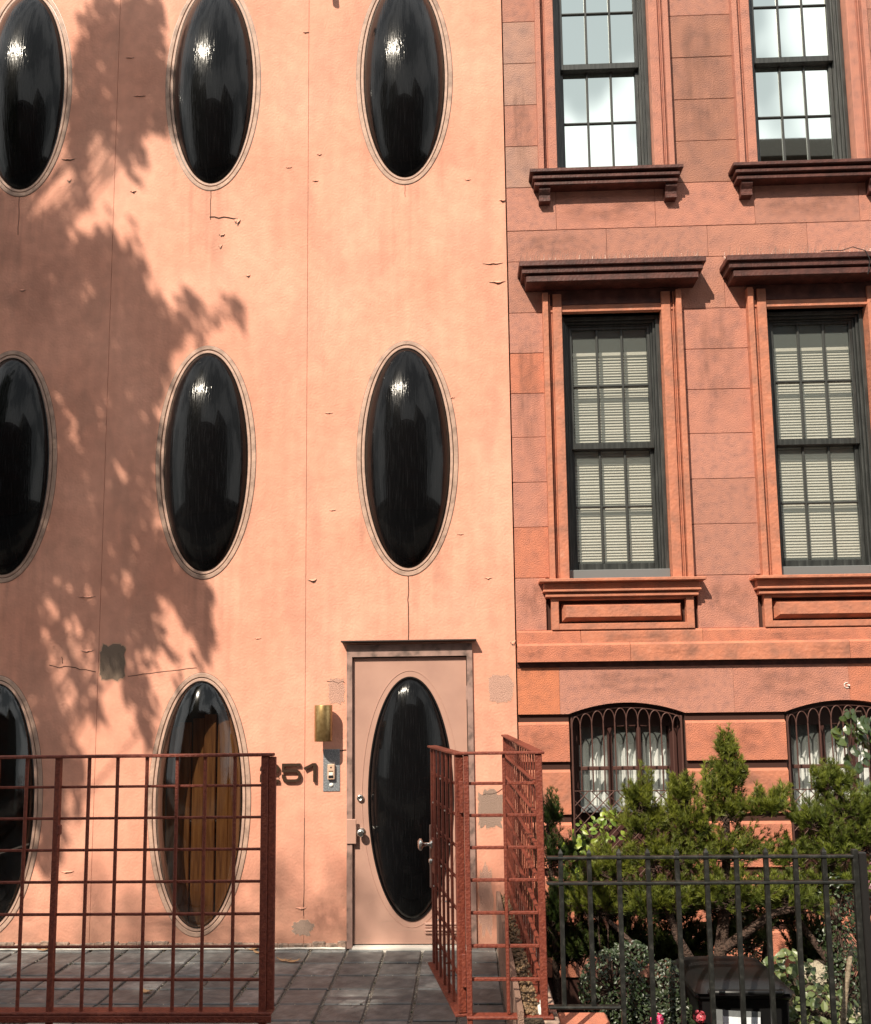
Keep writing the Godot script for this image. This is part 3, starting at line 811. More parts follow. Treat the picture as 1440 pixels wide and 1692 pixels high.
func sill_wall(st: SurfaceTool, x0: float, x1: float, y0: float, y1: float) -> void:
	box(st, Vector3(x0, y0, -0.32), Vector3(x1, y1, -0.022))

func brownstone() -> void:
	var h := thing("brownstone_townhouse", "reddish brownstone townhouse with carved sills and dark sash windows", "house")
	var cols := [[0.792, 1.540], [2.322, 3.070]]
	# rough wall behind the facing
	var st := mb()
	sill_wall(st, 0.395, 5.5, -0.6, 0.18)
	sill_wall(st, 0.395, 0.76, 0.18, 1.70); sill_wall(st, 1.59, 2.298, 0.18, 1.70); sill_wall(st, 3.13, 5.5, 0.18, 1.70)
	sill_wall(st, 0.395, 5.5, 1.70, 2.60)
	sill_wall(st, 0.395, 0.786, 2.60, 4.64); sill_wall(st, 1.546, 2.316, 2.60, 4.64); sill_wall(st, 3.076, 5.5, 2.60, 4.64)
	sill_wall(st, 0.395, 5.5, 4.64, 5.74)
	sill_wall(st, 0.395, 0.786, 5.74, 7.78); sill_wall(st, 1.546, 2.316, 5.74, 7.78); sill_wall(st, 3.076, 5.5, 5.74, 7.78)
	sill_wall(st, 0.395, 5.5, 7.78, 9.6)
	build(st, "wall_core", M.backing, h)
	var body := mb()
	box(body, Vector3(0.395, -0.6, -6.0), Vector3(0.5, 9.6, -0.325)); box(body, Vector3(5.4, -0.6, -6.0), Vector3(5.5, 9.6, -0.325)); box(body, Vector3(0.5, -0.6, -6.0), Vector3(5.4, 9.6, -5.9))
	for y in [-0.5, 1.9, 5.1, 9.5]: box(body, Vector3(0.5, y, -5.9), Vector3(5.4, y + 0.1, -0.325))
	build(body, "house_body", M.inside, h)
	# facing stones: [x0, x1, y0, y1]
	var stones := []
	var ys := [4.65, 4.33, 4.015, 3.675, 3.33, 2.99, 2.61]
	for i in 6:
		stones.append([0.397, 0.650, ys[i + 1], ys[i]]); stones.append([1.684, 2.180, ys[i + 1], ys[i]]); stones.append([3.212, 5.5, ys[i + 1], ys[i]])
	for p in [[0.397, 0.62], [1.715, 2.15], [3.24, 5.5]]: stones.append([p[0], p[1], 2.222, 2.61])
	for p in [[0.397, 1.154], [1.154, 1.920], [1.920, 2.671], [2.671, 3.45], [3.45, 4.3], [4.3, 5.5]]: stones.append([p[0], p[1], 5.062, 5.312])
	for p in [[0.397, 1.3], [1.3, 2.03], [2.03, 3.6], [3.6, 5.5]]: stones.append([p[0], p[1], 4.65, 5.062])
	for p in [[0.397, 0.775], [0.775, 1.534], [1.534, 2.288], [2.288, 3.076], [3.076, 4.1], [4.1, 5.5]]: stones.append([p[0], p[1], 5.312, 5.667])
	ys = [7.78, 7.42, 7.07, 6.712, 6.357, 6.01, 5.667]
	for i in 6:
		stones.append([0.397, 0.650, ys[i + 1], ys[i]]); stones.append([1.684, 2.180, ys[i + 1], ys[i]]); stones.append([3.212, 5.5, ys[i + 1], ys[i]])
	stones.append([0.397, 5.5, 7.78, 9.6])
	for s in stones:
		var pr := rng.randf_range(-0.0012, 0.0012)
		var k: int = [0, 1, 1, 3, 4, 0, 3, 4][rng.randi() % 8]
		if s[2] > 5.66: k = ([6, 6, 3] if s[0] < 0.5 else [5, 5, 3, 0])[rng.randi() % 3]
		elif s[0] < 0.5 and s[2] < 4.6: k = [1, 4, 1, 2][rng.randi() % 4]
		block("facing_stone", Vector3(s[0] + 0.0011, s[2] + 0.0014, -0.024), Vector3(s[1] - 0.0011, s[3] - 0.0014, 0.0 + pr), M.stone[k], h, 0.0025)
	# windows of the two upper floors
	for c in cols:
		sash_window(h, c[0], c[1], 2.672, 4.635, false, 0.085)
		sash_window(h, c[0], c[1], 5.80, 7.75, true, 0.0)
		surround(h, c[0], c[1], 2.575, 4.78, M.trim)
		surround(h, c[0], c[1], 5.72, 7.78, M.stone[1])
		var x0: float = c[0] - 0.145; var x1: float = c[1] + 0.145
		# head of the surround, then the hood
		var hd := mb()
		cbox(hd, Vector3(x0 + 0.012, 4.64, -0.16), Vector3(x1 - 0.012, 4.695, 0.016), 0.003)
		build(hd, "window_head", M.trim, h)
		block("shade_frieze", Vector3(x0 + 0.012, 4.696, -0.03), Vector3(x1 - 0.012, 4.814, 0.017), M.dark_trim, h)  # dark paint here stands in for the hood's black shadow
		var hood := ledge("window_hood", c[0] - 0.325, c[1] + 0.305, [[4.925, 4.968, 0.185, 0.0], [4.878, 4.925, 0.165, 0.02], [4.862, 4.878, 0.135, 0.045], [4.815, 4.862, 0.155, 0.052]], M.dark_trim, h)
		var sp := mb()
		for i in 84:
			var x: float = lerpf(c[0] - 0.31, c[1] + 0.29, i / 83.0)
			for q in 2:
				var tip := Vector3(x + rng.randf_range(-0.02, 0.02), 4.968 + rng.randf_range(0.05, 0.085), 0.10 + rng.randf_range(-0.06, 0.08))
				tube(sp, [Vector3(x, 4.966, 0.10), tip], 0.0013, 0.0008, 3, false)
		tag(build(sp, "bird_spikes", M.spike, hood), "", "", "", "stuff")
		# sill and apron of the parlour window
		ledge("window_ledge", c[0] - 0.228, c[1] + 0.215, [[2.563, 2.587, 0.118, 0.0], [2.512, 2.563, 0.062, 0.035], [2.494, 2.512, 0.082, 0.028], [2.480, 2.494, 0.050, 0.05], [2.458, 2.480, 0.064, 0.045]], M.trim, h)
		var ap := mb()
		var ax0 := x0 + 0.005; var ax1 := x1 - 0.005
		cbox(ap, Vector3(ax0, 2.222, -0.03), Vector3(ax0 + 0.055, 2.458, 0.034), 0.003); cbox(ap, Vector3(ax1 - 0.055, 2.222, -0.03), Vector3(ax1, 2.458, 0.034), 0.003)
		cbox(ap, Vector3(ax0 + 0.055, 2.222, -0.03), Vector3(ax1 - 0.055, 2.268, 0.0335), 0.003); cbox(ap, Vector3(ax0 + 0.055, 2.440, -0.03), Vector3(ax1 - 0.055, 2.458, 0.0335), 0.003)
		box(ap, Vector3(ax0 + 0.05, 2.26, -0.03), Vector3(ax1 - 0.05, 2.45, -0.026))
		var apron := build(ap, "window_apron", M.trim, h)
		var rp := mb()   # raised panel with bevelled edges
		var ra := Vector3(ax0 + 0.078, 2.284, -0.0255); var rb := Vector3(ax1 - 0.078, 2.420, -0.0255); var f := 0.026
		var qa := Vector3(ra.x + f, ra.y + f * 1.15, 0.046); var qb := Vector3(rb.x - f, rb.y - f, 0.046)
		quad(rp, qa, Vector3(qb.x, qa.y, qa.z), qb, Vector3(qa.x, qb.y, qa.z))
		quad(rp, ra, Vector3(rb.x, ra.y, ra.z), Vector3(qb.x, qa.y, qa.z), qa); quad(rp, Vector3(qa.x, qb.y, qa.z), qb, rb, Vector3(ra.x, rb.y, ra.z))
		quad(rp, ra, qa, Vector3(qa.x, qb.y, qa.z), Vector3(ra.x, rb.y, ra.z)); quad(rp, Vector3(qb.x, qa.y, qa.z), Vector3(rb.x, ra.y, ra.z), rb, qb)
		build(rp, "raised_panel", M.trim, apron)
		# sill of the upper window on two brackets
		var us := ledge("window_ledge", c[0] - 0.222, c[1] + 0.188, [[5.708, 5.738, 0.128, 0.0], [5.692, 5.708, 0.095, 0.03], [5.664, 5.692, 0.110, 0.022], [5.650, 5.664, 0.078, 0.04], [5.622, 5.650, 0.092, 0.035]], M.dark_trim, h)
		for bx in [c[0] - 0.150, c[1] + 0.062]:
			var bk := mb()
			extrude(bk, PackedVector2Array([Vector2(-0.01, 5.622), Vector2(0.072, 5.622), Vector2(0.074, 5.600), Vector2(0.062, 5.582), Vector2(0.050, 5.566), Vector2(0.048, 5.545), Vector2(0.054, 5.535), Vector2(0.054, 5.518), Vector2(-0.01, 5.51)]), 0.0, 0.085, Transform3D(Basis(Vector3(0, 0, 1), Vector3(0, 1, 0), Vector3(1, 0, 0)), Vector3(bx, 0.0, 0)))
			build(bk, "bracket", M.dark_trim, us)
	for q in [[0.40, 0.64, 2.28, 2.6, 0.003, 0], [1.72, 2.16, 2.25, 2.6, 0.003, 1], [0.66, 1.70, 5.33, 5.55, 0.003, 0], [2.2, 3.2, 5.33, 5.56, 0.003, 0], [0.42, 0.62, 5.67, 6.6, 0.003, 1], [1.70, 2.16, 5.7, 7.2, 0.003, 1], [0.40, 1.15, 5.07, 5.30, 0.003, 1], [1.74, 2.14, 3.7, 4.7, 0.003, 1], [0.41, 0.64, 3.3, 4.6, 0.003, 1],
			[0.72, 1.30, 2.0, 2.10, 0.0545, 1], [1.35, 1.74, 2.01, 2.10, 0.0545, 3], [2.4, 2.95, 1.995, 2.10, 0.0545, 1], [0.41, 0.62, 2.0, 2.106, 0.0545, 3], [0.9, 1.7, 2.10, 2.2, 0.0285, 1], [2.0, 2.9, 2.10, 2.2, 0.0285, 1], [0.70, 1.9, 1.70, 1.95, 0.003, 1], [1.95, 2.75, 1.66, 1.95, 0.003, 1], [1.62, 2.28, 1.0, 1.2, 0.002, 1], [1.62, 2.28, 1.3, 1.53, 0.002, 0], [0.41, 0.75, 1.3, 1.53, 0.002, 1]]:
		stain(h, q[0], q[1], q[2], q[3], q[4], q[5])
	# a loose cable along the right-hand hood
	var cb := mb()
	tube(cb, [Vector3(2.70, 5.0, 0.14), Vector3(2.76, 5.0, 0.15), Vector3(2.84, 4.99, 0.16), Vector3(2.92, 5.01, 0.17), Vector3(3.0, 4.97, 0.187), Vector3(3.03, 4.90, 0.187), Vector3(3.02, 4.80, 0.16)], 0.003, 0.003, 6)
	build(cb, "cable", M.black, h)
	# belt courses: stones with weathered tops
	var prof_a := PackedVector2Array([Vector2(-0.03, 2.10), Vector2(0.026, 2.10), Vector2(0.026, 2.206), Vector2(0.018, 2.222), Vector2(-0.03, 2.222)])
	var prof_b := PackedVector2Array([Vector2(-0.03, 1.992), Vector2(0.052, 1.992), Vector2(0.052, 2.108), Vector2(0.030, 2.126), Vector2(-0.03, 2.126)])
	for run in [[prof_a, [0.397, 0.86, 1.734, 2.95, 4.2, 5.5]], [prof_b, [0.397, 1.208, 2.759, 4.1, 5.5]]]:
		for i in run[1].size() - 1:
			var b := mb()
			extrude(b, run[0], 0.0, run[1][i + 1] - run[1][i] - 0.003, Transform3D(Basis(Vector3(0, 0, 1), Vector3(0, 1, 0), Vector3(1, 0, 0)), Vector3(run[1][i] + 0.0015, 0, 0)))
			build(b, "belt_stone", M.stone[2] if i % 2 == 0 else M.trim, h)
	block("belt_shade_strip", Vector3(0.397, 1.955, -0.03), Vector3(5.5, 1.992, 0.006), M.dark_trim, h, 0.0)  # dark strip painted where only the belt's shadow lies
	# garden storey: broad channelled stones, the top row cut to the window arches
	var arch := func(x: float) -> float:
		for a in [[0.760, 1.590], [2.298, 3.130]]:
			if x >= a[0] and x <= a[1]:
				var u: float = (x - (a[0] + a[1]) / 2) / ((a[1] - a[0]) / 2)
				return 1.618 + 0.078 * (1.0 - u * u)
		return 1.618
	for s in [[0.397, 0.699, 7], [0.699, 1.943, 4], [1.943, 2.760, 1], [2.760, 5.5, 2]]:
		var poly := PackedVector2Array([Vector2(s[0] + 0.0008, 1.954), Vector2(s[1] - 0.0008, 1.954)])
		var cuts := [s[1] - 0.0008]
		for a in [[0.760, 1.590], [2.298, 3.130]]:
			for i in 25:
				var x: float = lerpf(a[1], a[0], i / 24.0)
				if x > s[0] and x < s[1]: cuts.append(x)
		cuts.append(s[0] + 0.0008)
		cuts.sort(); cuts.reverse()
		for x in cuts: poly.append(Vector2(x, arch.call(x)))
		var b := mb()
		extrude(b, poly, -0.16, 0.0)
		build(b, "facing_stone", M.stone[s[2]], h)
	for r in [[1.28, 1.578], [0.91, 1.238], [0.54, 0.868], [0.17, 0.498], [-0.2, 0.128]]:
		for p in [[0.397, 0.760, 2], [1.590, 2.298, 2], [3.130, 5.5, 1], [0.760, 1.590, 0], [2.298, 3.130, 0]]:
			if p[0] in [0.760, 2.298] and r[0] > 0.0: continue
			var b := mb()
			var pf := PackedVector2Array([Vector2(-0.02, r[0] - 0.05), Vector2(-0.06, r[0] - 0.05), Vector2(-0.10, r[0] - 0.05), Vector2(-0.10, r[1]), Vector2(-0.038, r[1]), Vector2(-0.002, r[1] - 0.034), Vector2(-0.002, r[0]), Vector2(-0.038, r[0] - 0.0)])
			pf = PackedVector2Array([Vector2(-0.10, r[0] - 0.043), Vector2(-0.042, r[0] - 0.043), Vector2(-0.042, r[0]), Vector2(-0.001, r[0]), Vector2(-0.001, r[1] - 0.034), Vector2(-0.040, r[1]), Vector2(-0.10, r[1])])
			extrude(b, pf, 0.0, p[1] - p[0] - 0.002, Transform3D(Basis(Vector3(0, 0, 1), Vector3(0, 1, 0), Vector3(1, 0, 0)), Vector3(p[0] + 0.001, 0, 0)))
			build(b, "channelled_stone", M.stone[p[2]] if p[0] > 3 or r[1] < 0.9 else (M.trim if r[0] < 1.0 else M.stone[2]), h)
	# garden storey windows
	for c in [[0.760, 1.590], [2.298, 3.130]]:
		var f := mb()
		var x0: float = c[0]; var x1: float = c[1]
		var z := -0.12
		for s in [[0.0, 0.035, -0.10], [0.035, 0.06, -0.125], [0.06, 0.085, -0.14]]:
			cbox(f, Vector3(x0 + s[0], 0.2, -0.24), Vector3(x0 + s[1], 1.69, s[2]), 0.003); cbox(f, Vector3(x1 - s[1], 0.2, -0.24), Vector3(x1 - s[0], 1.69, s[2]), 0.003)
		cbox(f, Vector3(x0 + 0.085, 1.52, -0.24), Vector3(x1 - 0.085, 1.69, -0.14), 0.003)
		var w := build(f, "casement_window", M.brown_wood, h)
		block("window_sill", Vector3(x0, 0.12, -0.24), Vector3(x1, 0.2, 0.03), M.trim, w, 0.005)
		block("lower_panel", Vector3(x0 + 0.085, 0.2, -0.23), Vector3(x1 - 0.085, 0.9, -0.20), M.brown_wood, w, 0.004)
		block("window_rail", Vector3(x0 + 0.085, 0.905, -0.23), Vector3(x1 - 0.085, 0.945, -0.12), M.subsill, w, 0.004)
		block("window_rail", Vector3(x0 + 0.085, 1.205, -0.2), Vector3(x1 - 0.085, 1.232, -0.15), M.iron_brown, w, 0.004)
		var xs := [x0 + 0.085, lerpf(x0 + 0.085, x1 - 0.085, 0.345), lerpf(x0 + 0.085, x1 - 0.085, 0.665), x1 - 0.085]
		for i in [1, 2]: block("mullion", Vector3(xs[i] - 0.016, 0.945, -0.21), Vector3(xs[i] + 0.016, 1.52, -0.145), M.brown_wood, w, 0.004)
		for i in 3:
			for j in [[0.945, 1.205], [1.232, 1.52]]:
				block("pane", Vector3(xs[i] + 0.014, j[0], -0.183), Vector3(xs[i + 1] - 0.014, j[1], -0.180), M.glass, w, 0.0)
		for i in 3:   # curtains in folds
			var cu := mb()
			cu.set_smooth_group(1)
			var n := 40
			for k in n:
				var p := []
				for q in [k, k + 1]:
					var u: float = float(q) / n
					var xx := lerpf(xs[i] - 0.01, xs[i + 1] + 0.01, u)
					p.append(Vector3(xx, 0, -0.30 + 0.018 * sin(u * 31.0 + i * 2.0) + 0.01 * sin(u * 13.0)))
				var topk := [1.43 - 0.05 * absf(sin(PI * k / n * 3.0)), 1.43 - 0.05 * absf(sin(PI * (k + 1) / n * 3.0))]
				quad(cu, Vector3(p[0].x, 0.92, p[0].z), Vector3(p[1].x, 0.92, p[1].z), Vector3(p[1].x, topk[1], p[1].z), Vector3(p[0].x, topk[0], p[0].z))
			build(cu, "curtain", M.curtain, w)
		# wrought-iron grille
		var gz := -0.035
		var gr := mb()
		tube(gr, [Vector3(x0 + 0.022, 0.2, gz), Vector3(x0 + 0.022, 1.60, gz)], 0.009, 0.009, 6); tube(gr, [Vector3(x1 - 0.022, 0.2, gz), Vector3(x1 - 0.022, 1.60, gz)], 0.009, 0.009, 6)
		var ap := []
		for i in 25:
			var x: float = lerpf(x0 + 0.022, x1 - 0.022, i / 24.0)
			ap.append(Vector3(x, arch.call(x) - 0.036, gz))
		tube(gr, ap, 0.005, 0.005, 6)
		tube(gr, [Vector3(x0 + 0.02, 1.068, gz), Vector3(x1 - 0.02, 1.068, gz)], 0.004, 0.004, 5); tube(gr, [Vector3(x0 + 0.02, 0.22, gz), Vector3(x1 - 0.02, 0.22, gz)], 0.006, 0.006, 5)
		var grille := build(gr, "window_grille", M.iron_brown, h)
		var step := (x1 - x0 - 0.044) / 9.5
		var bars := []
		for i in 9: bars.append(x0 + 0.022 + step * (i + 0.75))
		var all := [x0 + 0.022] + bars + [x1 - 0.022]
		for i in bars.size():
			var b := mb()
			tube(b, [Vector3(bars[i], 1.068, gz), Vector3(bars[i], arch.call(bars[i]) - 0.125, gz)], 0.0055, 0.0055, 6)
			build(b, "grille_bar", M.iron_brown, grille)
		for i in all.size() - 1:   # pointed arches between neighbouring bars
			var a: float = all[i]; var e: float = all[i + 1]; var mx := (a + e) / 2
			var b := mb()
			for side in [a, e]:
				var pts := []
				for q in 9:
					var t := q / 8.0
					var xx := lerpf(side, mx, 1.0 - cos(t * PI / 2))
					pts.append(Vector3(xx, lerpf(arch.call(side) - 0.128, arch.call(mx) - 0.040, sin(t * PI / 2)), gz + 0.004))
				tube(b, pts, 0.0045, 0.0045, 5, false)
			build(b, "grille_arch", M.iron_brown, grille)
		var lw: float = x1 - x0 - 0.044
		for d in [-1.0, 1.0]:   # diamond lattice below
			for i in 18:
				var t0: float = (i - 8) * 0.092
				var a := Vector2(t0, 0.22); var e := Vector2(t0 + 0.84, 1.066)
				if a.x < 0: a = Vector2(0, 0.22 - t0)
				if e.x > lw: e = Vector2(lw, 0.22 + lw - t0)
				if e.y <= a.y + 0.02: continue
				if d < 0: a.x = lw - a.x; e.x = lw - e.x
				var b := mb()
				tube(b, [Vector3(x0 + 0.022 + a.x, a.y, gz + 0.003 * d), Vector3(x0 + 0.022 + e.x, minf(e.y, 1.066), gz + 0.003 * d)], 0.004, 0.004, 5, false)
				build(b, "lattice_bar", M.iron_brown, grille)
	var hk := mb()
	for i in 5: tube(hk, [Vector3(2.742 + 0.02 * cos(1.3 + i * 0.8), 1.80 + 0.02 * sin(1.3 + i * 0.8), 0.004), Vector3(2.742 + 0.02 * cos(2.1 + i * 0.8), 1.80 + 0.02 * sin(2.1 + i * 0.8), 0.004)], 0.003, 0.003, 4)
	tube(hk, [Vector3(2.752, 1.80, 0.0), Vector3(2.752, 1.80, 0.02)], 0.007, 0.006, 8)
	build(hk, "wire_hook", M.white, h)

# ------------------------------------------------------------------ across the street (seen only in the reflections)
func opposite_side() -> void:
	var pane := BoxMesh.new(); pane.size = Vector3(1.1, 1.9, 0.06)
	var sill := BoxMesh.new(); sill.size = Vector3(1.4, 0.15, 0.2)
	var rows := [
		[-32.0, -18.6, 19.0, 0, "brown brick apartment house across the street, farthest left of its row"],
		[-18.4, -9.2, 22.0, 1, "pale apartment house across the street behind the added thin tall tree"],
		[-9.0, 10.4, 17.6, 2, "long low red brick row house across the street"],
		[10.6, 26.0, 23.4, 3, "tall cream apartment house across the street, farthest right of its row"]]
	for r in rows:
		var b := thing("apartment_house", r[4], "building", "houses across the street")
		b.position = Vector3((r[0] + r[1]) / 2, 0.2, 24.0)
		var w: float = (r[1] - r[0]) / 2
		block("wall", Vector3(-w, -0.5, 0), Vector3(w, r[2] - 0.2, 10), M.far[r[3]], b, 0.0)
		block("cornice", Vector3(-w, r[2] - 1.2, -0.45), Vector3(w, r[2] - 0.5, 0), M.far[r[3]], b, 0.0)
		var nx := int(w * 2 / 2.4)
		for i in nx:
			for j in int((r[2] - 2.0) / 3.2):
				var p := Vector3(-w + (i + 0.5) * w * 2 / nx, 2.2 + 3.2 * j, -0.02)
				put(pane, "window", M.far_glass, b, Transform3D(Basis(), p))
				put(sill, "sill", M.pavement, b, Transform3D(Basis(), p + Vector3(0, -1.05, -0.05)))

# ------------------------------------------------------------------ things on the pink wall
func stroke(path: Array, w: float) -> Array:
	return Geometry2D.offset_polyline(PackedVector2Array(path), w / 2, Geometry2D.JOIN_MITER, Geometry2D.END_BUTT)

func wall_things() -> void:
	var lamp := thing("wall_lamp", "cylindrical aged brass wall lamp left of the pink door", "lamp")
	lamp.position = Vector3(-0.998, 1.445, 0.094)
	var sh := mb()
	lathe(sh, [Vector2(0.055, 0.004), Vector2(0.062, 0.0), Vector2(0.0635, 0.003), Vector2(0.0635, 0.254), Vector2(0.062, 0.257), Vector2(0.054, 0.257), Vector2(0.052, 0.250), Vector2(0.0, 0.250)], 40, Transform3D())
	build(sh, "lamp_shade", M.brass, lamp)
	block("mount", Vector3(-0.03, 0.08, -0.094), Vector3(0.03, 0.19, -0.055), M.brass_dark, lamp, 0.004)
	var bu := mb()
	lathe(bu, [Vector2(0.0, 0.02), Vector2(0.03, 0.03), Vector2(0.036, 0.06), Vector2(0.02, 0.11), Vector2(0.018, 0.2)], 16, Transform3D())
	build(bu, "bulb", M.white, lamp)
	var bell := thing("door_buzzer", "galvanised plate with a small door buzzer beneath the brass lamp", "doorbell")
	bell.position = Vector3(-0.953, 1.085, 0.0)
	block("back_plate", Vector3(-0.061, 0, 0.0), Vector3(0.061, 0.30, 0.005), M.galv, bell, 0.002)
	block("buzzer_case", Vector3(-0.026, 0.085, 0.005), Vector3(0.026, 0.195, 0.03), M.plastic, bell, 0.004)
	block("name_slot", Vector3(-0.017, 0.143, 0.03), Vector3(0.017, 0.148, 0.0312), M.bronze, bell, 0.0)
	block("push_button", Vector3(-0.015, 0.114, 0.03), Vector3(0.015, 0.136, 0.036), M.white, bell, 0.003)
	block("button_recess", Vector3(-0.018, 0.096, 0.03), Vector3(0.018, 0.113, 0.0315), M.black, bell, 0.0)
	var fwd := Basis(Vector3.RIGHT, Vector3(0, 0, 1), Vector3(0, -1, 0))
	var hole := mb()
	lathe(hole, [Vector2(0.006, 0.0), Vector2(0.006, 0.0012), Vector2(0, 0.0012)], 12, Transform3D(fwd, Vector3(0, 0.172, 0.03)))
	build(hole, "speaker_hole", M.black, bell)
	var dot := mb()
	lathe(dot, [Vector2(0.016, 0.0), Vector2(0.016, 0.002), Vector2(0, 0.0024)], 16, Transform3D(fwd, Vector3(0.0, 0.045, 0.005)))
	build(dot, "key_cap", M.white, bell)
	# house number, wide bent-bar figures standing off the wall
	var num := thing("house_number", "house number 251 in dark bronze bar figures on the pink wall", "house number")
	num.position = Vector3(-1.262, 1.155, 0.0)
	var H := 0.132; var W := 0.138; var w := 0.019
	var rnd := func(pts: Array, r: float) -> Array:   # round the inner corners of a path
		var out := [pts[0]]
		for i in range(1, pts.size() - 1):
			var a: Vector2 = (pts[i - 1] - pts[i]).normalized(); var b: Vector2 = (pts[i + 1] - pts[i]).normalized()
			for k in 6:
				var t := k / 5.0
				out.append((pts[i] + a * r).lerp(pts[i], t).lerp(pts[i].lerp(pts[i] + b * r, t), t))
		out.append(pts[-1])
		return out
	var e := w / 2
	var two := [Vector2(e, H * 0.68), Vector2(e, H - e), Vector2(W - e, H - e), Vector2(W - e, H * 0.5), Vector2(e, H * 0.5), Vector2(e, e), Vector2(W, e)]
	var five := [Vector2(W, H - e), Vector2(e, H - e), Vector2(e, H * 0.58), Vector2(W - e, H * 0.58), Vector2(W - e, e), Vector2(e, e), Vector2(e, H * 0.20)]
	two = [two[0]] + rnd.call(two.slice(0, 5), 0.034).slice(1, -1) + [Vector2(e + 0.03, H * 0.5)] + rnd.call([Vector2(e + 0.03, H * 0.5), Vector2(e, H * 0.5), Vector2(e, e)], 0.028).slice(1, -1) + [Vector2(e, e), Vector2(W, e)]
	five = [Vector2(W * 0.97, H - e), Vector2(e, H - e), Vector2(e, H * 0.6)] + rnd.call([Vector2(e, H * 0.6), Vector2(W - e, H * 0.6), Vector2(W - e, e), Vector2(e, e), Vector2(e, H * 0.24)], 0.036).slice(1)
	var one := [Vector2(0.0, H * 0.70), Vector2(0.062, H - e * 0.9), Vector2(0.078, H - e * 0.9)]
	var x := -0.206
	for d in [[two, W, "numeral_two"], [five, W, "numeral_five"], [one, 0.088, "numeral_one"]]:
		var st := mb()
		var tr := Transform3D(Basis(), Vector3(x, 0, 0))
		for poly in stroke(d[0], w): extrude(st, poly, 0.006, 0.024, tr)
		if d[2] == "numeral_one": extrude(st, PackedVector2Array([Vector2(0.066, 0), Vector2(0.086, 0), Vector2(0.086, H), Vector2(0.066, H)]), 0.006, 0.0242, tr)
		for c in [Vector2(d[1] - e, H * 0.3), Vector2(e if d[1] > 0.1 else 0.076, e)]:
			tube(st, [Vector3(x + c.x, c.y, 0.0), Vector3(x + c.x, c.y, 0.014)], 0.004, 0.004, 6)
		build(st, d[2], M.bronze, num)
		x += d[1] + (0.021 if d[2] == "numeral_two" else 0.022)

# ------------------------------------------------------------------ railings
func bar_mesh(size: Vector3, c := 0.0025) -> ArrayMesh:
	var st := mb()
	cbox(st, -size / 2, size / 2, c)
	return done(st)

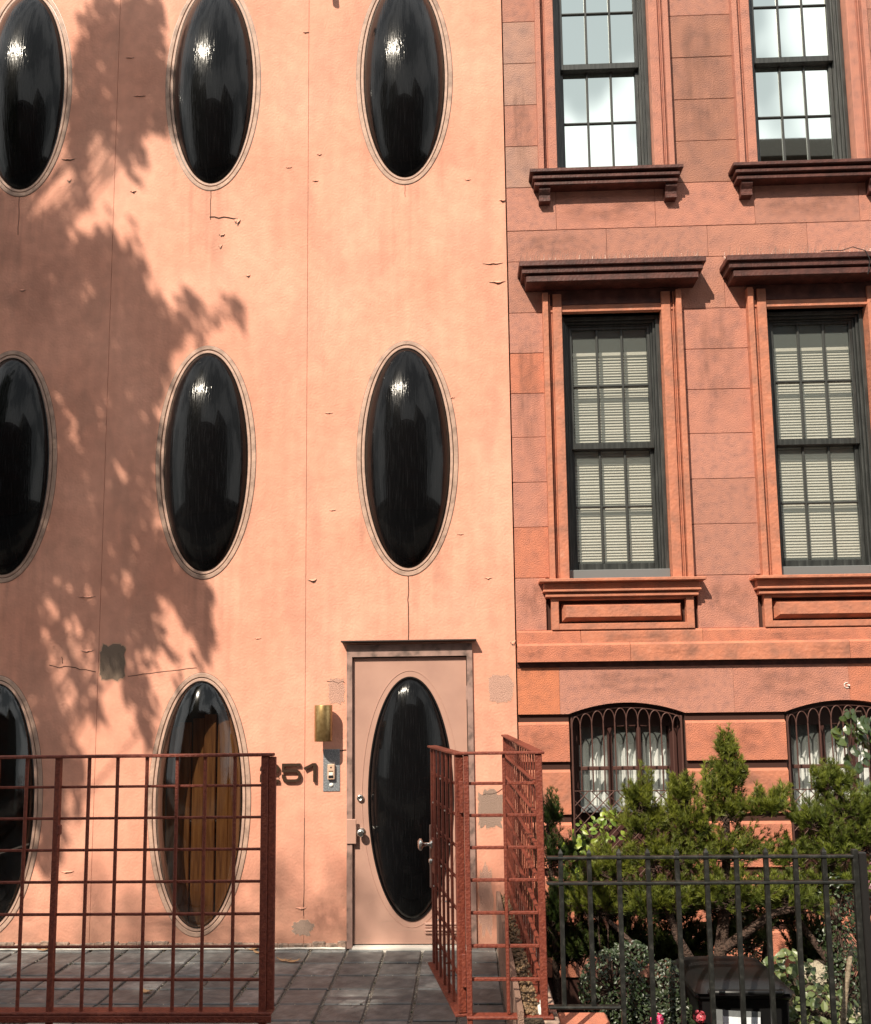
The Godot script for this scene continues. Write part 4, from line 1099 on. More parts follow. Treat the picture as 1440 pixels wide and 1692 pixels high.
func railings() -> void:
	var top := 1.478; var pitch := 0.1397
	# fixed grid panel left of the gateway
	var f := thing("grid_railing", "dark rusty red grid railing standing left of the gateway", "railing")
	f.position = Vector3(-0.846, 0.33, 2.3)
	var len := 3.6
	var vb := bar_mesh(Vector3(0.0145, 1.115, 0.011)); var mp := bar_mesh(Vector3(0.025, 1.115 + 0.36, 0.025))
	var xs := [-0.182, -0.316, -0.448, -0.582, -0.717, -0.849, -1.132, -1.266, -1.400, -1.534, -1.668, -1.802, -1.936, -2.204, -2.34, -2.47, -2.6, -2.74, -2.87, -3.0, -3.27, -3.4]
	for x in xs: put(vb, "upright_bar", M.rust, f, Transform3D(Basis(), Vector3(x + rng.randf_range(-0.003, 0.003), 0.590, 0)))
	for x in [-0.988, -2.07, -3.14]: put(mp, "main_post", M.rust, f, Transform3D(Basis(), Vector3(x, 0.41, 0)))
	var hb := bar_mesh(Vector3(len, 0.0115, 0.014))
	for k in range(1, 8): put(hb, "cross_bar", M.rust, f, Transform3D(Basis(), Vector3(-len / 2 - 0.01, 1.148 - pitch * k, -0.014)))
	block("top_rail", Vector3(-len, 1.138, -0.028), Vector3(-0.008, 1.152, 0.02), M.rust, f, 0.003)
	block("bottom_rail", Vector3(-len, 0.030, -0.05), Vector3(-0.004, 0.043, 0.022), M.rust, f, 0.003)
	block("bottom_rail", Vector3(-len, 0.0, 0.012), Vector3(-0.004, 0.030, 0.022), M.rust, f, 0.003)
	block("end_post", Vector3(-0.062, -0.33, -0.018), Vector3(-0.030, 1.138, 0.014), M.rust, f, 0.003)
	block("gate_stop", Vector3(-0.030, 0.05, -0.012), Vector3(0.003, 1.136, 0.008), M.rust, f, 0.003)
	block("lock_lug", Vector3(-0.977, 0.80, 0.0), Vector3(-0.962, 0.845, 0.02), M.rust, f, 0.004)
	# open gate leaf
	var g := thing("gate_leaf", "open rusty red gate leaf with a chrome knob, swung towards the door", "gate")
	g.transform = Transform3D(Basis(Vector3(-0.197, 0, -0.980), Vector3.UP, Vector3(0.980, 0, -0.197)), Vector3(-0.020, 0.0, 2.29))
	var L := 0.75
	block("stile", Vector3(0, 0.36, -0.018), Vector3(0.036, 1.462, 0.018), M.rust, g, 0.003)
	block("stile", Vector3(L - 0.022, 0.36, -0.012), Vector3(L, 1.462, 0.012), M.rust, g, 0.003)
	block("top_rail", Vector3(-0.01, 1.463, -0.026), Vector3(L + 0.012, 1.475, 0.026), M.rust, g, 0.003)
	block("bottom_rail", Vector3(-0.004, 0.345, -0.034), Vector3(L + 0.012, 0.357, 0.024), M.rust, g, 0.003)
	var vb2 := bar_mesh(Vector3(0.017, 1.10, 0.012)); var hb2 := bar_mesh(Vector3(L - 0.04, 0.012, 0.012))
	var bolt := bar_mesh(Vector3(0.009, 0.009, 0.008), 0.003)
	for i in 5: put(vb2, "upright_bar", M.rust, g, Transform3D(Basis(), Vector3(0.036 + 0.1155 * (i + 1) + 0.01, 0.91, -0.010)))
	for k in range(1, 8):
		put(hb2, "cross_bar", M.rust, g, Transform3D(Basis(), Vector3(L / 2 + 0.01, top - 0.01 - pitch * k, 0.003)))
		for i in 5: put(bolt, "rivet", M.spike if (i + k) % 3 == 0 else M.rust, g, Transform3D(Basis(), Vector3(0.036 + 0.1155 * (i + 1) + 0.01, top - 0.01 - pitch * k, -0.020)))
	block("lock_plate", Vector3(L + 0.0005, 0.735, -0.020), Vector3(L + 0.007, 1.060, 0.020), M.door, g, 0.003)
	block("lock_case", Vector3(L - 0.10, 0.82, -0.014), Vector3(L - 0.022, 1.0, 0.014), M.rust, g, 0.003)
	var side := Basis(Vector3.RIGHT, Vector3(0, 0, -1), Vector3(0, 1, 0))
	var kb := mb()
	lathe(kb, [Vector2(0.022, 0.0), Vector2(0.022, 0.006), Vector2(0.009, 0.012), Vector2(0.009, 0.045), Vector2(0.020, 0.050), Vector2(0.031, 0.056), Vector2(0.031, 0.064), Vector2(0.02, 0.072), Vector2(0, 0.074)], 20, Transform3D(side, Vector3(L - 0.035, 0.965, -0.014)))
	build(kb, "knob", M.steel, g)
	var ky := mb()
	lathe(ky, [Vector2(0.015, 0.0), Vector2(0.015, 0.012), Vector2(0.010, 0.016), Vector2(0, 0.016)], 16, Transform3D(side, Vector3(L - 0.035, 0.878, -0.014)))
	build(ky, "key_cylinder", M.steel, g)
	# fixed corner: short panel facing the street and long panel running back to the house
	var c := thing("corner_railing", "rusty red corner railing on the low wall beside the open gate", "railing")
	c.position = Vector3(0.0, 0.36, 2.3)
	block("gate_post", Vector3(-0.002, -0.36, -0.016), Vector3(0.022, 1.105, 0.012), M.rust, c, 0.003)
	block("corner_post", Vector3(0.316, -0.36, -0.018), Vector3(0.347, 1.105, 0.012), M.rust, c, 0.003)
	block("upright_bar", Vector3(0.170, 0.0, -0.010), Vector3(0.185, 1.105, 0.004), M.rust, c, 0.003)
	block("top_rail", Vector3(-0.014, 1.106, -0.03), Vector3(0.358, 1.118, 0.02), M.rust, c, 0.003)
	block("bottom_rail", Vector3(-0.004, -0.018, -0.035), Vector3(0.37, -0.005, 0.02), M.rust, c, 0.003)
	for k in range(1, 8):
		block("cross_bar", Vector3(0.022, 1.118 - pitch * k - 0.007, -0.022), Vector3(0.170, 1.118 - pitch * k + 0.0065, -0.006), M.rust, c, 0.002)
		block("cross_bar", Vector3(0.185, 1.118 - pitch * k - 0.007, -0.022), Vector3(0.316, 1.118 - pitch * k + 0.0065, -0.006), M.rust, c, 0.002)
	for y in [0.92, 0.18]: block("hinge_strap", Vector3(-0.022, y - 0.07, -0.012), Vector3(-0.0025, y + 0.07, 0.006), M.rust, c, 0.003)
	var run := 2.24
	var turn := Basis(Vector3(-0.018, 0, -0.99984), Vector3.UP, Vector3(0.99984, 0, -0.018))
	var at := Vector3(0.335, 0, -0.02)
	var vb3 := bar_mesh(Vector3(0.015, 1.10, 0.008)); var hb3 := bar_mesh(Vector3(run, 0.012, 0.018))
	for i in 16: put(vb3, "upright_bar", M.rust, c, Transform3D(turn, at + turn * Vector3(0.12 + 0.134 * i, 0.553, 0.0)))
	for k in range(1, 8): put(hb3, "cross_bar", M.rust, c, Transform3D(turn, at + turn * Vector3(run / 2, 1.118 - pitch * k, -0.013)))
	put(bar_mesh(Vector3(run + 0.03, 0.012, 0.05)), "top_rail", M.rust, c, Transform3D(turn, at + turn * Vector3(run / 2, 1.112, 0)))
	put(bar_mesh(Vector3(run, 0.012, 0.045)), "bottom_rail", M.rust, c, Transform3D(turn, at + turn * Vector3(run / 2, -0.006, 0)))
	put(bar_mesh(Vector3(0.03, 1.12, 0.03)), "end_post", M.rust, c, Transform3D(turn, at + turn * Vector3(run - 0.02, 0.55, 0)))
	# black picket fence of the brownstone
	var p := thing("picket_fence", "black iron picket fence in front of the brownstone's garden", "fence")
	p.position = Vector3(0.36, 0.33, 2.3)
	var pk := mb()
	cbox(pk, Vector3(-0.0098, -0.72, -0.0098), Vector3(0.0098, 0.705, 0.0098), 0.002)
	for s in 4:
		var b := Basis(Vector3.UP, PI / 2 * s)
		tri(pk, b * Vector3(-0.0098, 0.705, 0.0098), b * Vector3(0.0098, 0.705, 0.0098), Vector3(0, 0.725, 0))
	var pm := done(pk)
	var sp := mb()
	cbox(sp, Vector3(-0.0098, 0.062, -0.0098), Vector3(0.0098, 0.705, 0.0098), 0.002)
	for s in 4:
		var b := Basis(Vector3.UP, PI / 2 * s)
		tri(sp, b * Vector3(-0.0098, 0.705, 0.0098), b * Vector3(0.0098, 0.705, 0.0098), Vector3(0, 0.725, 0))
	var short := done(sp)
	for i in 10: put(short if i < 2 else pm, "picket", M.iron, p, Transform3D(Basis.from_euler(Vector3(0, 0, rng.randf_range(-0.004, 0.004))), Vector3(0.057 + 0.1269 * i, 0, 0)))
	for i in 6: put(pm, "picket", M.iron, p, Transform3D(Basis(), Vector3(1.47 + 0.127 * i, 0, -0.01)))
	for y in [0.685, 0.576]:
		block("rail", Vector3(-0.005, y - 0.006, -0.022), Vector3(1.322, y + 0.006, 0.016), M.iron, p, 0.003)
		block("rail", Vector3(1.405, y - 0.006, -0.03), Vector3(3.0, y + 0.006, 0.004), M.iron, p, 0.003)
	block("bottom_rail", Vector3(-0.01, 0.052, -0.02), Vector3(0.300, 0.064, 0.014), M.iron, p, 0.003)
	block("gate_stile", Vector3(1.318, -0.72, -0.012), Vector3(1.342, 0.715, 0.012), M.iron, p, 0.003)
	block("gate_post", Vector3(1.352, -0.82, -0.04), Vector3(1.386, 0.70, -0.006), M.black, p, 0.005)

# ------------------------------------------------------------------ low wall with its trough
func planter() -> void:
	var p := thing("planter_wall", "low plastered wall with a gravel trough and brick edge beside the forecourt", "wall")
	p.position = Vector3(0.21, 0, 0)
	var st := mb()   # left face in plaster, slightly battered
	extrude(st, PackedVector2Array([Vector2(0, -0.5), Vector2(0.03, -0.5), Vector2(0.03, 0.385), Vector2(0.004, 0.388)]), 0.008, 2.34)
	build(st, "plaster_face", M.render_brown, p)
	block("core", Vector3(0.03, -0.6, 0.008), Vector3(0.17, 0.30, 2.34), M.soil, p, 0.0)
	# gravel fill
	var pebbles := []
	var tints := []
	for i in 1500:
		var z := rng.randf_range(0.02, 2.3)
		pebbles.append(Transform3D(Basis.from_euler(Vector3(rng.randf() * 6, rng.randf() * 6, 0)).scaled(Vector3.ONE * rng.randf_range(0.005, 0.012)), Vector3(rng.randf_range(0.034, 0.105), 0.355 + rng.randf_range(-0.012, 0.012), z)))
		var g := rng.randf_range(0.06, 0.26)
		tints.append(Color(g, g * 0.62, g * 0.33))
	var pb := SphereMesh.new(); pb.radial_segments = 6; pb.rings = 3; pb.radius = 1.0; pb.height = 1.5
	swarm("gravel", pb, M.needle, pebbles, p, tints)
	block("gravel_bed", Vector3(0.03, 0.30, 0.008), Vector3(0.11, 0.352, 2.34), M.soil, p, 0.0)
	for i in 20:   # brick edging under the railing
		var z := 0.012 + 0.116 * i
		block("brick", Vector3(0.085 + rng.randf_range(-0.004, 0.004) + 0.0085 * z, 0.25, z), Vector3(0.185, 0.338 + rng.randf_range(-0.004, 0.003), z + 0.108), M.concrete if i % 3 else M.stone[4], p, 0.006)
	for q in [[0.095, 2.25], [0.11, 2.18]]:
		block("marble_chip", Vector3(q[0], 0.352, q[1]), Vector3(q[0] + 0.035, 0.385, q[1] + 0.05), M.white, p, 0.006)

# ------------------------------------------------------------------ garden
func tuft_mesh(blades: int, length: float, width: float, spread: float) -> ArrayMesh:
	var st := mb()
	for i in blades:
		var a := TAU * i / blades * 2.4 + rng.randf()
		var lean := spread * sqrt(rng.randf())
		var d := Vector3(sin(lean) * cos(a), cos(lean), sin(lean) * sin(a))
		var s := d.cross(Vector3(rng.randf() - 0.5, 0.3, rng.randf() - 0.5)).normalized() * width
		var l := length * rng.randf_range(0.65, 1.1)
		var o := d * l * 0.1 * rng.randf()
		tri(st, o - s, o + s, o + d * l)
		tri(st, o + d * l * 0.4 + s.rotated(d, 1.2), o + d * l * 0.4 - s.rotated(d, 1.2), o + (d + Vector3(rng.randf() - 0.5, 0.1, rng.randf() - 0.5) * 0.7).normalized() * l)
	return done(st)

func leaf_mesh(length: float, width: float, droop := 0.15) -> ArrayMesh:
	var st := mb()
	var pts := []
	for i in 5:
		var t := i / 4.0
		pts.append([Vector3(0, -droop * length * t * t, length * t), width * 0.5 * sin(PI * pow(t, 0.8)) + 0.0001])
	for i in 4:
		for s in [-1.0, 1.0]:
			var a: Vector3 = pts[i][0]; var b: Vector3 = pts[i + 1][0]
			var ea := a + Vector3(s * pts[i][1], pts[i][1] * 0.25, 0); var eb := b + Vector3(s * pts[i + 1][1], pts[i + 1][1] * 0.25, 0)
			if s > 0: quad(st, a, b, eb, ea)
			else: quad(st, a, ea, eb, b)
	return done(st)

func aim(y: Vector3) -> Basis:   # a basis whose y axis is y, turned at random round it
	y = y.normalized()
	var x := y.cross(Vector3(rng.randf() - 0.5, rng.randf() - 0.5, rng.randf() - 0.5)).normalized()
	return Basis(x, y, x.cross(y))

func ball() -> Vector3:
	var v := Vector3(2, 2, 2)
	while v.length() > 1.0: v = Vector3(rng.randf_range(-1, 1), rng.randf_range(-1, 1), rng.randf_range(-1, 1))
	return v

func conifer(called: String, label: String, group: String, base: Vector3, stems: Array, clusters: Array, tufts: Array, per: float, dark: Color, light: Color) -> void:
	var t := thing(called, label, "shrub", group)
	t.position = base
	var st := mb()
	for s in stems:
		var pts := []
		for q in s[0]: pts.append(q - base)
		tube(st, pts, s[1], s[2], 7)
	build(st, "trunk", M.bark, t)
	var twigs := mb()
	var lists := []
	for k in tufts.size(): lists.append([[], []])
	for c in clusters:   # sprays: curved twigs that leave the foot of a cluster, feathered with tufts towards their tips
		var ctr: Vector3 = c[0]; var r: Vector3 = c[1]
		var n := int(per * pow(r.x * r.y * r.z, 0.6) * (c[2] if c.size() > 2 else 1.0))
		for i in n:
			var d := ball()
			d.y = absf(d.y) * 1.15 - 0.25
			var tip := ctr + d.normalized() * r * rng.randf_range(0.55, 1.28) - base
			var root := ctr - base + Vector3(rng.randf_range(-0.4, 0.4) * r.x, -r.y * rng.randf_range(0.5, 1.0), rng.randf_range(-0.4, 0.4) * r.z)
			var bend := root.lerp(tip, 0.55) + Vector3((tip.x - root.x) * 0.22, -0.03, (tip.z - root.z) * 0.22)
			var path := []
			for q in 6:
				var u := q / 5.0
				path.append(root.lerp(bend, u).lerp(bend.lerp(tip, u), u))
			tube(twigs, path, 0.0032, 0.0012, 3, false)
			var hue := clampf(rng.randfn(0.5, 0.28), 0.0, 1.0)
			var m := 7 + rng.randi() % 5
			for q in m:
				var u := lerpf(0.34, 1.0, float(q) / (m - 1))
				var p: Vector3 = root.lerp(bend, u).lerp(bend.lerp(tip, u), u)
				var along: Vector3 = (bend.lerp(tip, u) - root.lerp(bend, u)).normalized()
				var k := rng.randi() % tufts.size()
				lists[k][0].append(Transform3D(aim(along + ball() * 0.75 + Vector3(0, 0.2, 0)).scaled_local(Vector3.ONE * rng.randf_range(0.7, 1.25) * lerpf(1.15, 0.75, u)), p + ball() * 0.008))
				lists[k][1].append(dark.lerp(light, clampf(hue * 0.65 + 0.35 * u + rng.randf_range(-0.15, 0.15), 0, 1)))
	tag(build(twigs, "twigs", M.bark, t), "", "", "", "stuff")
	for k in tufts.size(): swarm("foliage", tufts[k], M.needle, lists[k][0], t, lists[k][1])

func leafy(called: String, label: String, category: String, group: String, base: Vector3, clusters: Array, mesh: Mesh, per: float, dark: Color, light: Color, face: Vector3) -> Node3D:
	var t := thing(called, label, category, group)
	t.position = base
	var st := mb()
	var places := []
	var tints := []
	for c in clusters:
		var ctr: Vector3 = c[0]; var r: Vector3 = c[1]
		tube(st, [Vector3.ZERO, (ctr - base) * 0.5 + Vector3(0.02, 0, 0), ctr - base], 0.008, 0.004, 5)
		for i in int(per * pow(r.x * r.y * r.z, 0.66)):
			var b := ball()
			b = b.normalized() * pow(b.length(), 0.4)
			var p := ctr + b * r - base
			if i % 9 == 0: tube(st, [ctr - base, (ctr - base).lerp(p, 0.6) + ball() * 0.01, p], 0.003, 0.0012, 4, false)
			places.append(Transform3D(aim((b * 0.6 + face + ball() * 0.7)).scaled_local(Vector3.ONE * rng.randf_range(0.65, 1.2)), p))
			tints.append(dark.lerp(light, rng.randf()))
	build(st, "stem", M.bark, t)
	swarm("foliage", mesh, M.leaf, places, t, tints)
	return t

func garden() -> void:
	var tufts := []
	for k in 4: tufts.append(tuft_mesh(14, 0.046, 0.0016, 0.55))
	var dark := Color(0.032, 0.055, 0.008); var light := Color(0.185, 0.205, 0.019)
	var z := 1.35
	conifer("juniper", "tall bushy juniper with a pointed tip behind the picket fence", "junipers in the front garden", Vector3(1.36, -0.5, z),
		[[[Vector3(1.36, -0.5, z), Vector3(1.33, 0.1, z), Vector3(1.40, 0.55, z), Vector3(1.43, 0.9, z), Vector3(1.45, 1.4, z)], 0.05, 0.010],
		 [[Vector3(1.33, 0.1, z), Vector3(1.12, 0.45, z + 0.1), Vector3(1.02, 0.8, z), Vector3(0.97, 1.15, z)], 0.03, 0.008],
		 [[Vector3(1.37, 0.35, z), Vector3(1.62, 0.58, z + 0.12), Vector3(1.9, 0.62, z + 0.1)], 0.03, 0.012],
		 [[Vector3(1.34, 0.2, z), Vector3(1.0, 0.32, z + 0.25), Vector3(0.75, 0.55, z + 0.15)], 0.025, 0.01]],
		[[Vector3(1.457, 1.46, z), Vector3(0.045, 0.10, 0.045), 2.6], [Vector3(1.475, 1.33, z), Vector3(0.085, 0.12, 0.08), 1.6], [Vector3(1.37, 1.25, z), Vector3(0.07, 0.10, 0.08), 1.2], [Vector3(1.63, 1.15, z + 0.1), Vector3(0.12, 0.08, 0.09), 1.2], [Vector3(1.72, 1.20, z + 0.05), Vector3(0.05, 0.05, 0.05), 1.4],
		 [Vector3(1.46, 1.12, z), Vector3(0.13, 0.10, 0.12)], [Vector3(0.975, 1.20, z), Vector3(0.075, 0.12, 0.08), 1.5], [Vector3(0.955, 1.06, z), Vector3(0.15, 0.10, 0.13)], [Vector3(1.235, 1.08, z), Vector3(0.15, 0.15, 0.13)], [Vector3(1.20, 1.22, z), Vector3(0.07, 0.10, 0.08), 1.3],
		 [Vector3(1.42, 0.94, z), Vector3(0.26, 0.13, 0.16)], [Vector3(1.10, 0.90, z + 0.05), Vector3(0.22, 0.12, 0.16)], [Vector3(0.80, 0.84, z + 0.05), Vector3(0.15, 0.12, 0.14)], [Vector3(1.05, 0.68, z + 0.05), Vector3(0.26, 0.12, 0.18)], [Vector3(1.40, 0.72, z + 0.1), Vector3(0.24, 0.13, 0.18)], [Vector3(0.72, 0.66, z), Vector3(0.16, 0.14, 0.14)]],
		tufts, 1900.0, dark, light)
	conifer("juniper_001", "broad juniper at the right, below the arched window", "junipers in the front garden", Vector3(2.02, -0.5, z),
		[[[Vector3(2.02, -0.5, z), Vector3(1.98, 0.2, z), Vector3(2.0, 0.7, z), Vector3(2.04, 1.2, z)], 0.045, 0.01], [[Vector3(1.98, 0.25, z), Vector3(1.8, 0.5, z), Vector3(1.7, 0.75, z)], 0.025, 0.008]],
		[[Vector3(2.02, 1.28, z), Vector3(0.09, 0.10, 0.09), 1.4], [Vector3(2.10, 1.15, z), Vector3(0.16, 0.11, 0.13)], [Vector3(1.90, 1.08, z), Vector3(0.13, 0.10, 0.11)], [Vector3(2.18, 0.98, z), Vector3(0.20, 0.13, 0.14)], [Vector3(1.98, 0.92, z), Vector3(0.20, 0.12, 0.14)], [Vector3(1.76, 0.88, z), Vector3(0.11, 0.09, 0.11)], [Vector3(1.72, 0.68, z + 0.05), Vector3(0.20, 0.12, 0.15)], [Vector3(2.05, 0.76, z), Vector3(0.22, 0.10, 0.15)]],
		tufts, 1900.0, dark, Color(0.16, 0.19, 0.02))
	conifer("juniper_002", "small dark juniper squeezed behind the corner railing", "junipers in the front garden", Vector3(0.52, -0.5, 0.9),
		[[[Vector3(0.52, -0.5, 0.9), Vector3(0.53, 0.3, 0.9), Vector3(0.50, 1.0, 0.9)], 0.03, 0.008]],
		[[Vector3(0.50, 1.05, 0.9), Vector3(0.07, 0.14, 0.08)], [Vector3(0.52, 0.85, 0.9), Vector3(0.12, 0.15, 0.11)], [Vector3(0.62, 0.62, 0.95), Vector3(0.16, 0.16, 0.13)], [Vector3(0.48, 0.50, 0.95), Vector3(0.13, 0.16, 0.12)], [Vector3(0.70, 0.83, 0.8), Vector3(0.07, 0.10, 0.08)]],
		tufts, 1800.0, Color(0.02, 0.045, 0.01), Color(0.07, 0.11, 0.016))
	conifer("juniper_003", "low dull juniper beside the pale variegated shrub", "junipers in the front garden", Vector3(1.78, -0.5, 0.75),
		[[[Vector3(1.78, -0.5, 0.75), Vector3(1.8, 0.1, 0.75), Vector3(1.84, 0.4, 0.75)], 0.03, 0.008]],
		[[Vector3(1.68, 0.34, 0.8), Vector3(0.20, 0.14, 0.14)], [Vector3(1.92, 0.44, 0.7), Vector3(0.16, 0.13, 0.12)], [Vector3(1.5, 0.32, 0.8), Vector3(0.14, 0.10, 0.12)]],
		tufts, 1600.0, Color(0.03, 0.05, 0.01), Color(0.10, 0.125, 0.03))
	conifer("juniper_004", "low sprawling dark juniper added to deepen the shade at the foot of the brownstone wall", "junipers in the front garden", Vector3(1.15, -0.5, 0.7),
		[[[Vector3(1.15, -0.5, 0.7), Vector3(0.9, 0.1, 0.75), Vector3(0.6, 0.35, 0.8)], 0.03, 0.01], [[Vector3(1.15, -0.5, 0.7), Vector3(1.4, 0.15, 0.75), Vector3(1.7, 0.45, 0.8)], 0.03, 0.01]],
		[[Vector3(0.62, 0.30, 0.8), Vector3(0.20, 0.20, 0.16)], [Vector3(0.95, 0.28, 0.75), Vector3(0.22, 0.20, 0.16)], [Vector3(1.28, 0.25, 0.75), Vector3(0.22, 0.18, 0.16)], [Vector3(0.85, 0.52, 0.8), Vector3(0.22, 0.14, 0.16)], [Vector3(1.2, 0.50, 0.8), Vector3(0.22, 0.14, 0.16)], [Vector3(1.55, 0.52, 0.8), Vector3(0.22, 0.12, 0.16)], [Vector3(2.0, 0.58, 0.85), Vector3(0.24, 0.12, 0.16)], [Vector3(2.1, 0.25, 0.7), Vector3(0.14, 0.2, 0.14)]],
		tufts, 2800.0, Color(0.015, 0.035, 0.008), Color(0.07, 0.095, 0.014))  # added understorey: dense dark leaves that block sun and deepen the shade
	var small := leaf_mesh(0.020, 0.012); var mid := leaf_mesh(0.045, 0.028); var big := leaf_mesh(0.075, 0.045, 0.3)
	leafy("boxwood", "round boxwood with small shiny leaves behind the first pickets", "shrub", "boxwood shrubs behind the fence", Vector3(0.72, -0.5, 1.75), [[Vector3(0.72, 0.28, 1.75), Vector3(0.17, 0.20, 0.14)], [Vector3(0.78, 0.05, 1.75), Vector3(0.2, 0.25, 0.15)], [Vector3(0.84, 0.42, 1.65), Vector3(0.1, 0.07, 0.08)]], small, 42000.0, Color(0.012, 0.024, 0.008), Color(0.04, 0.06, 0.022), Vector3(0, 0.4, 0.9))
	leafy("boxwood_001", "narrow upright boxwood just left of the black bin", "shrub", "boxwood shrubs behind the fence", Vector3(0.93, -0.5, 2.0), [[Vector3(0.93, 0.36, 2.0), Vector3(0.07, 0.14, 0.06)], [Vector3(0.95, 0.18, 2.0), Vector3(0.10, 0.20, 0.08)]], small, 60000.0, Color(0.012, 0.024, 0.008), Color(0.045, 0.06, 0.028), Vector3(0, 0.4, 0.9))
	leafy("climbing_plant", "bright yellow-green broad-leaved plant under the grille", "plant", "", Vector3(0.78, -0.5, 0.9), [[Vector3(0.76, 0.90, 0.95), Vector3(0.12, 0.10, 0.08)], [Vector3(0.86, 0.94, 0.9), Vector3(0.08, 0.11, 0.06)], [Vector3(0.68, 0.80, 0.95), Vector3(0.10, 0.08, 0.08)]], mid, 3600.0, Color(0.10, 0.17, 0.02), Color(0.26, 0.32, 0.045), Vector3(-0.2, 0.3, 0.9))
	leafy("variegated_shrub", "pale variegated shrub against the stone base of the brownstone", "shrub", "", Vector3(1.78, -0.5, 0.5), [[Vector3(1.76, 0.30, 0.5), Vector3(0.12, 0.11, 0.08)], [Vector3(1.80, 0.12, 0.5), Vector3(0.14, 0.14, 0.10)]], small, 30000.0, Color(0.14, 0.16, 0.08), Color(0.50, 0.50, 0.38), Vector3(0, 0.4, 0.9))
	leafy("ground_ivy", "ivy-like ground cover spilling behind the fence right of the bin", "plant", "", Vector3(1.72, -0.5, 1.9), [[Vector3(1.60, 0.36, 1.7), Vector3(0.12, 0.09, 0.12)], [Vector3(1.68, 0.20, 1.9), Vector3(0.17, 0.14, 0.12)], [Vector3(1.78, 0.02, 2.0), Vector3(0.22, 0.18, 0.12)], [Vector3(1.62, -0.05, 2.0), Vector3(0.18, 0.2, 0.12)]], mid, 9000.0, Color(0.05, 0.08, 0.025), Color(0.16, 0.19, 0.07), Vector3(0, 0.6, 0.8))
	leafy("plum_shrub", "dark plum-leaved shrub at the right edge behind the gate post", "shrub", "", Vector3(2.14, -0.5, 1.75), [[Vector3(2.10, 0.78, 1.75), Vector3(0.09, 0.20, 0.08)], [Vector3(2.12, 0.45, 1.75), Vector3(0.10, 0.25, 0.1)]], small, 24000.0, Color(0.05, 0.02, 0.025), Color(0.22, 0.09, 0.10), Vector3(0, 0.4, 0.9))
	leafy("evergreen_hedge", "dark small-leaved hedge behind the fence, right of the lower grille", "hedge", "", Vector3(2.02, -0.5, 1.4), [[Vector3(1.98, 0.50, 1.4), Vector3(0.10, 0.3, 0.12)], [Vector3(2.0, 0.12, 1.4), Vector3(0.12, 0.3, 0.12)], [Vector3(2.2, 0.3, 1.2), Vector3(0.14, 0.5, 0.14)]], small, 26000.0, Color(0.015, 0.03, 0.01), Color(0.05, 0.075, 0.03), Vector3(0, 0.4, 0.9))
	# hanging branch with large leaves in front of the right-hand arched window
	var br := thing("creeper", "creeper with large pointed leaves hanging before the right arched window", "plant")
	br.position = Vector3(2.5, -0.5, 0.6)
	var st := mb()
	var spine := [Vector3(0.1, 0, 0), Vector3(0.12, 1.2, -0.1), Vector3(0.10, 1.95, 0.0), Vector3(0.0, 2.12, 0.1), Vector3(-0.12, 2.12, 0.15), Vector3(-0.20, 2.0, 0.18), Vector3(-0.20, 1.8, 0.18)]
	tube(st, spine, 0.012, 0.003, 6)
	tube(st, [Vector3(0.02, 2.1, 0.08), Vector3(-0.02, 1.9, 0.15), Vector3(-0.04, 1.65, 0.16)], 0.004, 0.002, 5)
	tube(st, [Vector3(-0.08, 2.14, 0.14), Vector3(-0.10, 2.0, 0.18), Vector3(-0.12, 1.72, 0.2)], 0.004, 0.002, 5)
	build(st, "stem", M.bark, br)
	for i in 90:
		var c: Vector3 = [Vector3(-0.06, 2.08, 0.14), Vector3(-0.17, 2.0, 0.18), Vector3(-0.08, 1.86, 0.18), Vector3(0.0, 2.0, 0.12), Vector3(-0.06, 1.68, 0.18), Vector3(0.08, 2.05, 0.1)][i % 6]
		var dir := Vector3(rng.randf_range(-0.6, 0.6), -0.9, rng.randf_range(0.1, 0.7)).normalized()
		var zz := dir
		var xx := zz.cross(Vector3(rng.randf_range(-0.4, 0.4), 0.3, 1)).normalized()
		var lm := put(big, "leaf", M["green_%d" % (i % 3)] if M.has("green_0") else leaf_mats(i), br, Transform3D(Basis(xx, zz.cross(xx), zz).scaled_local(Vector3.ONE * rng.randf_range(0.7, 1.15)), c + ball() * 0.075))
	# pink flowers just inside the fence
	for f in [[Vector3(0.842, 0.285, 2.16), "magenta geranium head low behind the fence, left of the crimson one", Color(0.75, 0.02, 0.16), 0.035], [Vector3(1.028, 0.300, 2.16), "crimson geranium head in front of the black bin", Color(0.42, 0.015, 0.03), 0.032], [Vector3(1.115, 0.235, 2.18), "pink geranium head in front of the white paper sheets", Color(0.8, 0.1, 0.25), 0.03]]:
		var fl := thing("geranium", f[1], "flower", "geraniums behind the fence")
		fl.position = f[0] - Vector3(0, 0.75, 0)
		var s := mb()
		tube(s, [Vector3.ZERO, Vector3(0.01, 0.4, 0), Vector3(0, 0.74, 0)], 0.004, 0.003, 5)
		for q in 3: tube(s, [Vector3(0, 0.5 - 0.1 * q, 0), Vector3(0.05 - 0.05 * q, 0.56 - 0.1 * q, 0.03)], 0.002, 0.002, 4)
		build(s, "stem", M.bark, fl)
		for q in 3: put(mid, "leaf", leaf_mats(q), fl, Transform3D(Basis.from_euler(Vector3(-0.4, 0.8 - q, 0)), Vector3(0.05 - 0.05 * q, 0.56 - 0.1 * q, 0.03)))
		var pl := []; var tn := []
		for i in 60:
			var d := ball().normalized()
			pl.append(Transform3D(aim(d).scaled_local(Vector3.ONE * rng.randf_range(0.6, 1.0)), Vector3(0, 0.75, 0) + d * f[3] * 0.8))
			tn.append(f[2].lerp(Color(1, 0.5, 0.6), rng.randf() * 0.25))
		swarm("petals", leaf_mesh(0.017, 0.016), M.petal, pl, fl, tn)
